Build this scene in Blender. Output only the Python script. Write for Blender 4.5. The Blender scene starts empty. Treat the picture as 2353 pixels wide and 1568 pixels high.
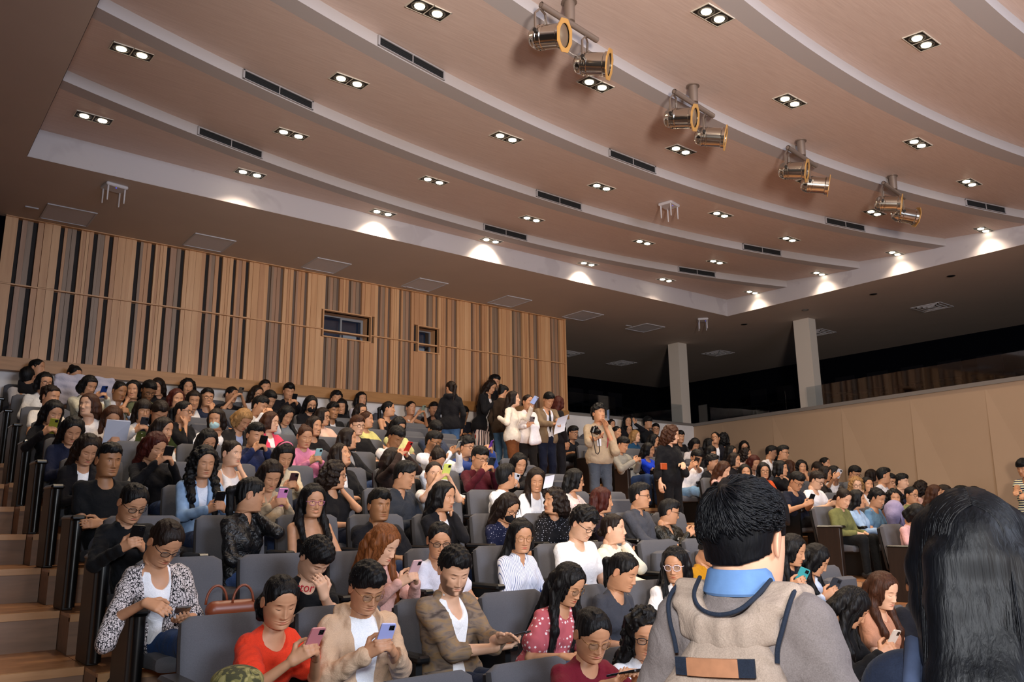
import bpy, math, random
import numpy as np
from mathutils import Vector, Matrix
random.seed(7)
SC = bpy.context.scene
COL = SC.collection
# ------------------------------------------------------------------ camera
YAW, PITCH, ROLL, FPX = math.radians(38.43), math.radians(12.43), math.radians(-0.7214), 1865.3
CZ = 1.6                                            # eye height above the hall floor
cf = np.array([math.sin(YAW)*math.cos(PITCH), math.cos(YAW)*math.cos(PITCH), math.sin(PITCH)])
cr = np.cross(cf, [0, 0, 1]); cr /= np.linalg.norm(cr); cu = np.cross(cr, cf)
cr, cu = cr*math.cos(ROLL)+cu*math.sin(ROLL), -cr*math.sin(ROLL)+cu*math.cos(ROLL)
cam_d = bpy.data.cameras.new('camera'); cam = bpy.data.objects.new('camera', cam_d); COL.objects.link(cam)
cam.matrix_world = Matrix(((cr[0], cu[0], -cf[0], 0), (cr[1], cu[1], -cf[1], 0), (cr[2], cu[2], -cf[2], CZ), (0, 0, 0, 1)))
cam_d.sensor_width = 36; cam_d.lens = FPX/2353*36; cam_d.clip_end = 100; cam_d.clip_start = .05
SC.camera = cam
# ------------------------------------------------------------------ world, light, exposure
w = bpy.data.worlds.new('world'); SC.world = w; w.use_nodes = True
w.node_tree.nodes['Background'].inputs[0].default_value = (.02, .025, .04, 1)
w.node_tree.nodes['Background'].inputs[1].default_value = .15
vs = SC.view_settings; vs.view_transform = 'Standard'; vs.look = 'None'; vs.gamma = 1; vs.exposure = 0.0
SC.cycles.use_denoising = True; SC.cycles.max_bounces = 6; SC.cycles.diffuse_bounces = 3; SC.cycles.glossy_bounces = 2
SC.cycles.transmission_bounces = 3; SC.cycles.transparent_max_bounces = 6
SC.cycles.caustics_reflective = False; SC.cycles.caustics_refractive = False
SC.cycles.use_adaptive_sampling = True; SC.cycles.adaptive_threshold = .02
SC.cycles.sample_clamp_indirect = 4
def area(name, loc, target, size, power, color, sy=None):
    l = bpy.data.lights.new(name, 'AREA'); l.size = size; l.energy = power; l.color = color
    if sy: l.shape = 'RECTANGLE'; l.size_y = sy
    o = bpy.data.objects.new(name, l); COL.objects.link(o); o.location = loc
    o.rotation_euler = (Vector(target)-Vector(loc)).to_track_quat('-Z', 'Y').to_euler()
    return o
# the bright stage screen behind the photographer and the camera's own flash
area('stage_screen_light', (4.5, -5.0, 4.9), (6.5, 8, 4.0), 4.6, 800, (.74, .83, 1.0), 2.4)
sw = bpy.data.lights.new('added_ceiling_fill', 'SPOT'); sw.energy = 3600; sw.color = (1.0, .86, .74); sw.spot_size = math.radians(84); sw.spot_blend = .9; sw.shadow_soft_size = .4  # warm spot added near the camera to brighten the ceiling
swo = bpy.data.objects.new('added_ceiling_fill', sw); COL.objects.link(swo); swo.location = (.3, -1.6, 2.3); swo.rotation_euler = (Vector((7.2, 5.2, 6.1))-Vector((.3, -1.6, 2.3))).to_track_quat('-Z', 'Y').to_euler()
area('camera_flash', (-.15, -.15, 2.0), (2.9, 4.4, 1.6), .3, 85, (.93, .96, 1.0))
WARM = (1.0, .80, .58)
# ------------------------------------------------------------------ materials
MATS = {}
def lin(h):
    if isinstance(h, str):
        c = [int(h[i:i+2], 16)/255 for i in (0, 2, 4)]
        return tuple(((v+.055)/1.055)**2.4 if v > .04045 else v/12.92 for v in c)+(1,)
    return tuple(h)+(1,) if len(h) == 3 else tuple(h)
class NT:
    def __init__(s, name):
        s.m = bpy.data.materials.new(name); s.m.use_nodes = True; s.t = s.m.node_tree
        s.b = s.t.nodes['Principled BSDF']
    def n(s, typ, **k):
        o = s.t.nodes.new(typ)
        for a, v in k.items():
            if a.startswith('i_'):
                a = a[2:]; a = int(a) if a.isdigit() else a
                o.inputs[a].default_value = v
            else: setattr(o, a, v)
        return o
    def l(s, a, b): s.t.links.new(a, b)
    def coords(s, scale=(1, 1, 1), kind='Object', rot=(0, 0, 0)):
        c = s.n('ShaderNodeTexCoord'); m = s.n('ShaderNodeMapping'); m.inputs['Scale'].default_value = scale
        m.inputs['Rotation'].default_value = rot
        s.l(c.outputs[kind], m.inputs[0]); return m.outputs[0]
    def ramp(s, fac, stops, interp='LINEAR'):
        r = s.n('ShaderNodeValToRGB'); r.color_ramp.interpolation = interp
        while len(r.color_ramp.elements) < len(stops): r.color_ramp.elements.new(.5)
        for e, (p, c) in zip(r.color_ramp.elements, stops): e.position = p; e.color = lin(c)
        s.l(fac, r.inputs[0]); return r.outputs[0]
    def bump(s, h, strength=.3, dist=.01):
        b = s.n('ShaderNodeBump'); b.inputs['Strength'].default_value = strength; b.inputs['Distance'].default_value = dist
        s.l(h, b.inputs['Height']); s.l(b.outputs[0], s.b.inputs['Normal'])
def plain(name, c, rough=.6, metal=0, spec=.5, noise=0, nscale=8, bump=0, bscale=60, emit=None, estr=0):
    key = (name, str(c), rough, metal, emit, estr)
    if key in MATS: return MATS[key]
    t = NT(name); col = lin(c)
    t.b.inputs['Base Color'].default_value = col; t.b.inputs['Roughness'].default_value = rough
    t.b.inputs['Metallic'].default_value = metal; t.b.inputs['Specular IOR Level'].default_value = spec
    if emit: t.b.inputs['Emission Color'].default_value = lin(emit); t.b.inputs['Emission Strength'].default_value = estr
    if noise:
        v = t.coords(); n = t.n('ShaderNodeTexNoise', i_Scale=nscale, i_Detail=4.0); t.l(v, n.inputs['Vector'])
        a = tuple(max(0, x*(1-noise)) for x in col[:3]); b = tuple(x*(1+noise) for x in col[:3])
        t.l(t.ramp(n.outputs[0], [(.3, a), (.7, b)]), t.b.inputs['Base Color'])
    if bump:
        v = t.coords(); n = t.n('ShaderNodeTexNoise', i_Scale=bscale, i_Detail=3.0); t.l(v, n.inputs['Vector']); t.bump(n.outputs[0], bump, .004)
    MATS[key] = t.m; return t.m
def wood(name, c1, c2, scale=(1, 14, 14), rough=.45, planks=0):
    if name in MATS: return MATS[name]
    t = NT(name); v = t.coords(scale); n = t.n('ShaderNodeTexNoise', i_Scale=2.2, i_Detail=5.0, i_Distortion=.6); t.l(v, n.inputs['Vector'])
    t.l(t.ramp(n.outputs[0], [(.3, c1), (.7, c2)]), t.b.inputs['Base Color'])
    t.b.inputs['Roughness'].default_value = rough; t.bump(n.outputs[0], .12, .003)
    MATS[name] = t.m; return t.m
def fabric(name, c, rough=.85, scale=420, folds=.5):
    key = ('fab', str(c), rough)
    if key in MATS: return MATS[key]
    t = NT(name); col = lin(c); v = t.coords()
    n = t.n('ShaderNodeTexNoise', i_Scale=float(scale), i_Detail=2.0); t.l(v, n.inputs['Vector'])
    f = t.n('ShaderNodeTexNoise', i_Scale=14.0, i_Detail=4.0, i_Distortion=1.2); t.l(v, f.inputs['Vector'])
    a = tuple(x*.82 for x in col[:3]); b = tuple(min(1, x*1.15) for x in col[:3])
    t.l(t.ramp(n.outputs[0], [(.3, a), (.7, b)]), t.b.inputs['Base Color'])
    t.b.inputs['Roughness'].default_value = rough; t.b.inputs['Specular IOR Level'].default_value = .2
    t.b.inputs['Sheen Weight'].default_value = .03
    t.bump(f.outputs[0], folds, .02)
    MATS[key] = t.m; return t.m
def glassmat():
    if 'glass' in MATS: return MATS['glass']
    t = NT('clear_glass'); tr = t.n('ShaderNodeBsdfTransparent', i_Color=(.9, .93, .95, 1)); gl = t.n('ShaderNodeBsdfGlossy', i_Roughness=.04)
    mx = t.n('ShaderNodeMixShader'); mx.inputs[0].default_value = .07
    t.l(tr.outputs[0], mx.inputs[1]); t.l(gl.outputs[0], mx.inputs[2])
    t.l(mx.outputs[0], t.t.nodes['Material Output'].inputs[0]); MATS['glass'] = t.m; return t.m
# ------------------------------------------------------------------ mesh helpers
class MB:
    """collects shapes; build() links them as one mesh object"""
    def __init__(s): s.v = []; s.f = []; s.mi = []; s.mats = []; s.M = Matrix.Identity(4)
    def slot(s, m):
        if m is None: return 0
        if m not in s.mats: s.mats.append(m)
        return s.mats.index(m)
    def add(s, vs_, fs, m=None):
        b = len(s.v); k = s.slot(m)
        s.v += [tuple(s.M @ Vector(v)) for v in vs_]
        s.f += [tuple(i+b for i in f) for f in fs]; s.mi += [k]*len(fs)
    def box(s, x0, x1, y0, y1, z0, z1, m=None, bev=0):
        if bev:
            b = bev; vs_ = []; 
            for z, i in ((z0, b), (z0+b, 0), (z1-b, 0), (z1, b)):
                j = b
                pts = [(x0+i+(0 if i else 0)+j*(0 if i else 1), y0+i), (x1-i-j*(0 if i else 1), y0+i), (x1-i, y0+i+j*(0 if i else 1)), (x1-i, y1-i-j*(0 if i else 1)),
                       (x1-i-j*(0 if i else 1), y1-i), (x0+i+j*(0 if i else 1), y1-i), (x0+i, y1-i-j*(0 if i else 1)), (x0+i, y0+i+j*(0 if i else 1))]
                vs_ += [(x, y, z) for x, y in pts]
            fs = [tuple(range(7, -1, -1)), tuple(range(24, 32))]
            for r in range(3):
                for k in range(8): fs.append((r*8+k, r*8+(k+1) % 8, r*8+8+(k+1) % 8, r*8+8+k))
            s.add(vs_, fs, m); return
        s.add([(x0, y0, z0), (x1, y0, z0), (x1, y1, z0), (x0, y1, z0), (x0, y0, z1), (x1, y0, z1), (x1, y1, z1), (x0, y1, z1)],
              [(0, 3, 2, 1), (4, 5, 6, 7), (0, 1, 5, 4), (1, 2, 6, 5), (2, 3, 7, 6), (3, 0, 4, 7)], m)
    def prism(s, poly, z0, z1, m=None):
        n = len(poly); s.add([(x, y, z0) for x, y in poly]+[(x, y, z1) for x, y in poly],
              [tuple(range(n-1, -1, -1)), tuple(range(n, 2*n))]+[(i, (i+1) % n, n+(i+1) % n, n+i) for i in range(n)], m)
    def xprism(s, poly, x0, x1, m=None):           # polygon in (y,z) extruded along x
        n = len(poly); s.add([(x0, y, z) for y, z in poly]+[(x1, y, z) for y, z in poly],
              [tuple(range(n)), tuple(range(2*n-1, n-1, -1))]+[(n+i, n+(i+1) % n, (i+1) % n, i) for i in range(n)], m)
    def lathe(s, prof, p, ax, n=24, m=None, caps=True):   # prof: (dist along ax, radius)
        ax = Vector(ax).normalized(); u = ax.orthogonal().normalized(); w_ = ax.cross(u); p = Vector(p); vs_ = []; fs = []
        for d, r in prof:
            for k in range(n):
                a = 2*math.pi*k/n; vs_.append(p+ax*d+(u*math.cos(a)+w_*math.sin(a))*r)
        for i in range(len(prof)-1):
            for k in range(n): fs.append((i*n+k, i*n+(k+1) % n, i*n+n+(k+1) % n, i*n+n+k))
        if caps: fs.append(tuple(range(n-1, -1, -1))); fs.append(tuple(range((len(prof)-1)*n, len(prof)*n)))
        s.add(vs_, fs, m)
    def tube(s, pts, r, n=8, m=None, closed=False):
        pts = [Vector(p) for p in pts]; N = len(pts); vs_ = []; fs = []; rr = r if isinstance(r, (list, tuple)) else [r]*N
        u = None
        for i in range(N):
            t = (pts[(i+1) % N]-pts[i-1]) if closed else (pts[min(i+1, N-1)]-pts[max(i-1, 0)])
            t = t.normalized() if t.length > 1e-9 else Vector((0, 0, 1))
            u = t.orthogonal().normalized() if u is None else (u-t*u.dot(t)).normalized(); w_ = t.cross(u)
            for k in range(n):
                a = 2*math.pi*k/n; vs_.append(pts[i]+(u*math.cos(a)+w_*math.sin(a))*rr[i])
        for i in range(N if closed else N-1):
            for k in range(n): fs.append((i*n+k, i*n+(k+1) % n, ((i+1) % N)*n+(k+1) % n, ((i+1) % N)*n+k))
        if not closed: fs.append(tuple(range(n-1, -1, -1))); fs.append(tuple(range((N-1)*n, N*n)))
        s.add(vs_, fs, m)
    def build(s, name, mat=None, parent=None, smooth=False, **tags):
        me = bpy.data.meshes.new(name); me.from_pydata([tuple(v) for v in s.v], [], s.f)
        for m in s.mats: me.materials.append(m)
        if not s.mats and mat: me.materials.append(mat)
        if s.mats: me.polygons.foreach_set('material_index', s.mi)
        me.polygons.foreach_set('use_smooth', [bool(smooth)]*len(s.f)); me.update()
        if smooth == 'auto': me.set_sharp_from_angle(angle=math.radians(40))
        o = bpy.data.objects.new(name, me); COL.objects.link(o)
        if parent: o.parent = parent
        for k, v in tags.items(): o[k] = v
        return o
def empty(name, loc, rz=0, **tags):
    o = bpy.data.objects.new(name, None); COL.objects.link(o); o.location = loc; o.rotation_euler = (0, 0, rz); o.empty_display_size = .1
    for k, v in tags.items(): o[k] = v
    return o
def tag(o, **k):
    for a, v in k.items(): o[a] = v
    return o
def copy_tree(o, parent=None):
    c = o.copy(); COL.objects.link(c); c.parent = parent
    for ch in list(o.children): copy_tree(ch, c)
    return c
# ------------------------------------------------------------------ rows of the two seating blocks
PITCH_Y = .9
def row_y(n): return 4.78+PITCH_Y*(n-1)              # front edge of the arm panels of row n
def fl_a(n): return .516+.253*(n-1)                  # floor of row n, block beside the stairs
def fl_b(n): return .60+.231*(n-1)                   # floor of row n, block beside the wall
XA, XA1, XB, SP, YB = 1.19, 7.35, 9.72, .605, 12.5
ZS, ZL = 4.14+CZ, 2.19+CZ                            # soffit, gallery ledge
paint = plain('warm_white_paint', 'b7a999', .75, noise=.04, nscale=3)
white = plain('white_paint', 'e0dad6', .7, noise=.05, nscale=4)
soffit_m = plain('soffit_paint', 'b8a89d', .7, noise=.03, nscale=2)
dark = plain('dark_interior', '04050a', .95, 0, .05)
tread = wood('stair_wood', '8f623f', 'a87750', (1.2, 10, 10), .35)
riser_m = wood('riser_wood', '7d6350', '8f715b', (1.2, 10, 10), .5)
nosing = wood('nosing_wood', 'b1875f', 'c0956b', (1, 10, 10), .35)
# floor: flat front, then one tier per row in each block and the two stairs
f = MB(); f.box(-3, 17, -7, row_y(-1)-.4, -.2, 0)
f.build('floor', tread, kind='structure')
def tiers(name, x0, x1, fl, off, lo=-1, hi=10):
    b = MB(); 
    for n in range(lo, hi):
        y0 = row_y(n)+off; y1 = row_y(n+1)+off if n < hi-1 else YB+.1
        z = max(fl(n), .012)
        b.box(x0, x1, y0, y1, -.2, z-.02, riser_m); b.box(x0, x1, y0+.03, y1, z-.02, z, tread)
        b.box(x0, x1, y0-.012, y0+.032, z-.045, z+.002, nosing)
    return b.build(name, kind='structure')
tiers('floor_stair_left', -.6, XA-.004, fl_a, -.0)
tiers('floor_tier_left', XA, XA1, fl_a, -.34)
tiers('floor_stair_middle', XA1+.004, XB-.004, lambda n: (fl_a(n)+fl_b(n))/2, -.22)
tiers('floor_tier_right', XB, 15.6, fl_b, -.34, 0)
# ------------------------------------------------------------------ back wall: white dado, shelf band, slatted wood
b = MB(); b.box(-.6, 15.45, YB, YB+.12, 0, ZL-.16, white); b.box(11.3, 15.45, YB, YB+.12, ZL-.16, ZL, white)
b.box(11.28, 15.45, YB-.03, YB+.15, ZL-.06, ZL, plain('ledge_grey', '77706a', .5))
b.build('wall_back', kind='structure')
oak = [wood('oak_%d' % i, a, c, (9, 9, .5), .5) for i, (a, c) in enumerate([('bd8c60', 'cd9d70'), ('b08059', 'c19066'), ('987358', 'a88267'), ('c39468', 'd2a478'), ('93552c', 'a5642f'), ('826a55', '937a64')])]
slot_d = plain('slot_dark', '1c1512', .8)
slot_b = wood('slot_brown', '5a493e', '6a5749', (9, 9, .5), .7)
zmid, ztop, zbot = 3.19+CZ, ZS, ZL
wx0, wx1 = 1.09, 11.3
wins = [(5.80, 6.69, 3.08+CZ, 3.52+CZ), (7.68, 8.12, 3.04+CZ, 3.50+CZ)]
b = MB(); bk = MB()
def slat(x0, x1, dep, m):
    for z0, z1 in ((zbot, zmid-.012), (zmid+.012, ztop)):
        segs = [(z0, z1)]
        for a0, a1, c0, c1 in wins:
            if x1 > a0-.02 and x0 < a1+.02:
                ns = []
                for s0, s1 in segs:
                    if c1 <= s0 or c0 >= s1: ns.append((s0, s1)); continue
                    if c0-.02 > s0: ns.append((s0, c0-.02))
                    if c1+.02 < s1: ns.append((c1+.02, s1))
                segs = ns
        for s0, s1 in segs: b.box(x0, x1, YB-dep, YB+.02, s0, s1, m)
rnd = random.Random(3)
def group(x, end):
    """four dark slots with stepped slats between, then plain wide boards"""
    sl = [x, x+.21, x+.43, x+.64]; cur = x
    for i, s in enumerate(sl):
        if s > end: break
        slat(s, s+.055, .006, slot_d if s < 4.8 else slot_b)
        nxt = sl[i+1] if i < 3 else x+1.01
        if i < 3:
            if i == 1:
                ws = [(.055, .085, .06), (.085, .125, .05), (.125, .165, .058), (.165, .22, .066)]
            else: ws = [(.055, .095, .045), (.095, .15, .036), (.15, .21, .048)]
            for a0, a1, dp in ws:
                if s+a1 < end+.01: slat(s+a0, s+a1-.003, dp, oak[rnd.choice([1, 2, 5]) if i != 1 else rnd.choice([0, 1, 3])])
        else:
            for a0, a1, dp in [(.055, .115, .055), (.115, .22, .066), (.22, .31, .07), (.31, .37, .066)]:
                if s+a0 < end: slat(s+a0, min(s+a1-.002, end), dp, oak[rnd.choice([0, 3, 3, 0, 1])])
slat(wx0, 1.24, .085, oak[0]); 
for x in (1.24, 1.43): slat(x, x+.055, .006, slot_d)
for a0, a1, dp, k in [(1.295, 1.36, .045, 2), (1.36, 1.43, .03, 5), (1.485, 1.56, .06, 1), (1.56, 1.66, .085, 0), (1.66, 1.76, .09, 3)]: slat(a0, a1-.003, dp, oak[k])
x = 1.76
while x < wx1: group(x, wx1); x += 1.0145
b.box(wx0, wx1, YB-.02, YB+.1, zmid-.012, zmid+.012, oak[3])
for x0, x1 in ((wx0, wins[0][0]-.02), (wins[0][1]+.02, wins[1][0]-.02), (wins[1][1]+.02, wx1)): b.box(x0, x1, YB-.088, YB-.02, zmid-.009, zmid+.009, oak[0])
b.box(wx1-.03, wx1, YB-.1, YB+.12, zbot, ztop, oak[0])
b.box(wx0, wx1, YB+.0, YB+.03, zmid-.2, zmid+.0, slot_d) if False else None
b.box(wx0, wx1, YB-.11, YB+.1, ztop-.012, ztop, oak[0])
b.build('wall_back_wood', kind='structure')
b = MB()                                             # box behind the slats with the two window holes
xs = [wx0, wins[0][0], wins[0][1], wins[1][0], wins[1][1], wx1]
for i in range(5):
    if i % 2 == 0: b.box(xs[i], xs[i+1], YB+.0, YB+.06, zbot-.1, ztop, slot_d)
    else:
        w_ = wins[i//2]; b.box(xs[i], xs[i+1], YB, YB+.06, zbot-.1, w_[2], slot_d); b.box(xs[i], xs[i+1], YB, YB+.06, w_[3], ztop, slot_d)
b.build('wall_back_core', kind='structure')
b = MB(); b.box(-.6, wx1, YB-.13, YB+.06, ZL-.175, ZL-.0, wood('band_wood', '9c6e40', 'b07f4c', (.8, 10, 10), .5)); b.build('trim_1', kind='structure')
b = MB(); b.box(-.6, wx0, YB-.02, YB+.1, ZL-.1, ZS, dark); b.build('wall_back_left_end', kind='structure')
alu = plain('grey_aluminium', '8d8f94', .4, .3)
for k, (a0, a1, c0, c1) in enumerate(wins):
    b = MB(); m = oak[0]
    b.box(a0-.02, a0, YB-.08, YB+.25, c0-.02, c1+.02, m); b.box(a1, a1+.02, YB-.08, YB+.25, c0-.02, c1+.02, m)
    b.box(a0, a1, YB-.08, YB+.25, c0-.02, c0, m); b.box(a0, a1, YB-.08, YB+.25, c1, c1+.02, m)
    o = b.build('window_%d' % (k+1), kind='structure')
    fr = MB(); y = YB+.22
    def rim(x0, x1, z0, z1, t, y0, y1):
        fr.box(x0, x0+t, y0, y1, z0, z1); fr.box(x1-t, x1, y0, y1, z0, z1); fr.box(x0+t, x1-t, y0, y1, z0, z0+t); fr.box(x0+t, x1-t, y0, y1, z1-t, z1)
    rim(a0, a1, c0, c1, .02, y, y+.05)
    if k == 0: rim(a0+.44, a1-.02, c0+.02, c1-.02, .03, y-.02, y+.01)
    fr.build('window_frame', alu, o)
    g = MB(); g.box(a0+.02, a1-.02, y+.012, y+.018, c0+.02, c1-.02); g.build('window_pane', glassmat(), o)
    r = MB(); q = plain('booth_wall_glow', '3c4350', .8, emit='26344c', estr=.25)  # room light put into the booth walls as a faint glow
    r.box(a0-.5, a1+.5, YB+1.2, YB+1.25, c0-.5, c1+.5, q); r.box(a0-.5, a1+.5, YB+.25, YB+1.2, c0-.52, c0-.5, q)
    if k == 0: r.box(a1-.33, a1-.07, y+.1, y+.12, c0+.02, c0+.2, plain('booth_paper_glow', 'b9b9bb', .8, emit='9a9a9e', estr=.15))  # the paper glows faintly too, in place of room light
    r.build('wall_booth_%d' % (k+1), kind='structure')
# projector in the small window
pr = empty('projector', (7.78, YB+.42, wins[1][2]+.02), 0, label='white projector with lit lens inside the small wooden wall window', category='projector')
b = MB(); b.box(-.05, .25, -.15, .15, 0, .13, None, .015); b.build('body', plain('projector_white', 'a7acb4', .5), pr)
b = MB(); b.lathe([(0, .05), (.03, .05), (.035, .04)], (-.0, -.15, .07), (0, -1, 0), 20); b.build('lens_ring', plain('lens_black', '0a0a0c', .3), pr)
b = MB(); b.lathe([(0, .03), (.004, .02)], (-.0, -.186, .07), (0, -1, 0), 20); b.build('lens', plain('lens_lit', 'ffffff', .3, emit='ffffff', estr=6), pr)
b = MB(); b.box(-.1, .3, -.2, .2, -.03, -.005); b.build('shelf_plate', alu, pr)
# ------------------------------------------------------------------ right wall of folded panels, ledge, gallery
WR0, WR1 = np.array([15.42, 12.5]), np.array([14.02, -.6])
dw = (WR1-WR0)/np.linalg.norm(WR1-WR0); nw = np.array([dw[1], -dw[0]]);  nw = nw if nw[0] < 0 else -nw
Lw = np.linalg.norm(WR1-WR0)
cream = plain('cream_wall_panel', 'a78c72', .7, noise=.02, nscale=2)
b = MB(); seams = [0, .9, 2.35, 4.05, 5.5, 6.85, 8.3, 9.8, 11.3, Lw]
for i in range(len(seams)-1):
    s0, s1 = seams[i], seams[i+1]; p0, p1 = WR0+dw*s0, WR0+dw*s1; z0, z1 = .0, ZL-.07
    q = WR0+dw*s0+nw*.10; zt = z1
    A_ = (p0[0], p0[1], zt); B_ = (p1[0], p1[1], zt); C_ = (p1[0], p1[1], z0); D_ = (q[0], q[1], z0)
    k = len(b.v); b.add([A_, B_, C_, D_, (p0[0], p0[1], z0)], [(0, 3, 2), (0, 2, 1), (0, 4, 3)])
b.add([(WR0[0]+.12, WR0[1], 0), (WR1[0]+.12, WR1[1], 0), (WR1[0]+.12, WR1[1], ZL-.07), (WR0[0]+.12, WR0[1], ZL-.07)], [(0, 1, 2, 3)])
b.build('wall_right', cream, kind='structure')
b = MB(); e = nw*.03
b.prism([tuple(WR0+e), tuple(WR1+e), tuple(WR1-nw*.2), tuple(WR0-nw*.2)], ZL-.07, ZL); b.build('trim_2', plain('ledge_grey', '77706a', .5), kind='structure')
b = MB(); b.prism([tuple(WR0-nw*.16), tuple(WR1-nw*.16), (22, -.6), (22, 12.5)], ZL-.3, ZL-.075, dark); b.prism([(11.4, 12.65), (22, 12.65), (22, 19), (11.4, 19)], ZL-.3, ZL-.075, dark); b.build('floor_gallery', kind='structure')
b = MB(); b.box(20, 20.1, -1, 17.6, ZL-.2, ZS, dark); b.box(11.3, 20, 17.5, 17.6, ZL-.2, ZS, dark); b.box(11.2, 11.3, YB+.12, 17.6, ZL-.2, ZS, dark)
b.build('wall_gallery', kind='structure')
colm = plain('column_paint', 'c4b8aa', .7)
for k, (x0, x1, y0, y1) in enumerate([(15.05, 15.36, 12.52, 12.84), (15.42, 15.68, 9.25, 9.62)]):
    b = MB(); b.box(x0, x1, y0, y1, ZL-.2, ZS+.01); b.build('pillar_%d' % (k+1), colm, kind='structure')
glass_p = [((11.32, 12.47), (15.0, 12.47)), (tuple(WR0+dw*.15-nw*.05), tuple(WR0+dw*2.7-nw*.05)), (tuple(WR0+dw*3.25-nw*.05), tuple(WR0+dw*12.8-nw*.05))]
for k, (p, q) in enumerate(glass_p):
    p, q = np.array(p), np.array(q); d = (q-p)/np.linalg.norm(q-p); n_ = np.array([-d[1], d[0]])*.006
    b = MB(); b.prism([tuple(p+n_), tuple(q+n_), tuple(q-n_), tuple(p-n_)], ZL-.02, ZL+.42)
    b.build('glass_parapet', glassmat(), label=['clear glass parapet on the ledge above the white back wall', 'short clear glass parapet between the two white pillars', 'long clear glass parapet on the ledge beyond the second pillar'][k], category='glass parapet')
# faint chairs in the unlit gallery
gch = None
spots = [(12.3, 13.7), (12.95, 13.7), (13.6, 13.7), (14.25, 13.7), (14.7, 14.6)]+[(16.6, 11.6-.75*i) for i in range(12)]
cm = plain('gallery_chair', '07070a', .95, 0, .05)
for x, y in spots:
    if gch is None:
        gch = empty('gallery_chair', (x, y, ZL-.075), 0, label='dark empty chair standing in the unlit upper gallery', category='chair', group='chairs in the dark gallery')
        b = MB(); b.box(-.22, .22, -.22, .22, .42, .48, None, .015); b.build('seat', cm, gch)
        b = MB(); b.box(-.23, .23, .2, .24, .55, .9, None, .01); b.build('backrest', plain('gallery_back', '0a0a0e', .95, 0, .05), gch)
        for sx in (-.2, .2):
            for sy in (-.2, .2):
                l = MB(); l.box(sx-.012, sx+.012, sy-.012, sy+.012, 0, .56 if sy > 0 else .42); l.build('leg', cm, gch)
        o = gch
    else: o = copy_tree(gch)
    o.location = (x, y, ZL-.075); o.rotation_euler = (0, 0, 0 if y > 13 else -math.pi/2)
# left wall, front hall enclosure
b = MB(); b.box(-.75, -.6, -7, YB+.1, -.2, ZS+.3, plain('left_wall_paint', '3a332f', .8)); b.build('wall_left', kind='structure')
b = MB(); b.box(-.75, 15.5, -7.1, -7, -.2, ZS+.6, plain('stage_wall_paint', '55493f', .8)); b.build('wall_front', kind='structure')
# ------------------------------------------------------------------ ceiling: soffit frame and saw-tooth of curved panels
RX0, RX1, RY1 = 1.02, 13.9, 10.19
RY0 = -6.5
s = MB()
for x0, x1, y0, y1 in [(-.75, RX0, -7, 19), (RX1, 22, -7, 19), (RX0, RX1, RY1, 19), (RX0, RX1, -7, RY0)]: s.box(x0, x1, y0, y1, ZS, ZS+.1)
s.build('ceiling', soffit_m, kind='structure')
fw = NT('fascia_white'); v = fw.coords(); n = fw.n('ShaderNodeTexNoise', i_Scale=2.2, i_Detail=3.0, i_Distortion=.8); fw.l(v, n.inputs['Vector'])
fw.l(fw.ramp(n.outputs[0], [(.35, 'a19a9c'), (.42, 'aaa3a5')]), fw.b.inputs['Base Color']); fw.b.inputs['Roughness'].default_value = .75; fw = fw.m
b = MB(); zt = ZS+.62; RX0 += .004; RX1 -= .004; RY1 -= .004
b.add([(RX0, RY1, ZS), (RX1, RY1, ZS), (RX1, RY1, zt), (RX0, RY1, zt)], [(0, 1, 2, 3)])
b.add([(RX1, RY1, ZS), (RX1, RY0, ZS), (RX1, RY0, zt), (RX1, RY1, zt)], [(0, 1, 2, 3)])
b.add([(RX0, RY0, ZS), (RX0, RY1, ZS), (RX0, RY1, zt), (RX0, RY0, zt)], [(0, 1, 2, 3)])
b.add([(RX1, RY0, ZS), (RX0, RY0, ZS), (RX0, RY0, zt), (RX1, RY0, zt)], [(0, 1, 2, 3)])
b.build('trim_3', fw, kind='structure')
t = NT('ceiling_wood_panel'); v = t.coords((1.2, 22, 10)); n = t.n('ShaderNodeTexNoise', i_Scale=3.0, i_Detail=5.0, i_Distortion=.5); t.l(v, n.inputs['Vector'])
t.l(t.ramp(n.outputs[0], [(.3, 'c5b0a7'), (.7, 'd1beb5')]), t.b.inputs['Base Color']); t.b.inputs['Roughness'].default_value = .55; panel_m = t.m
XC, RR, APEX, LIP, ZN, STEP = 7.55, 20.9, [9.72, 8.2, 6.66, 5.21, 3.76, 2.37, .9, -.6, -2.1, -3.6, -5.1], .2, 4.44+CZ, .125, 
def arc_y(k, x): 
    c = APEX[k]-RR; return c+math.sqrt(RR*RR-(x-XC)**2)
def ceil_z(x, y):
    """height of the saw-tooth panel over (x, y)"""
    if y >= arc_y(0, x)+LIP: 
        return ZN+.05*(y-arc_y(0, x)-LIP)
    for k in range(len(APEX)):
        if y >= arc_y(k, x): return ZN
        yn = arc_y(k+1, x)+LIP if k+1 < len(APEX) else RY0
        if y >= yn: 
            return ZN+STEP*(y-yn)/max(.1, (arc_y(k, x)-yn))
    return ZN
NX = 64; xs = [RX0+(RX1-RX0)*i/NX for i in range(NX+1)]
b = MB(); lp = MB()
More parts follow.
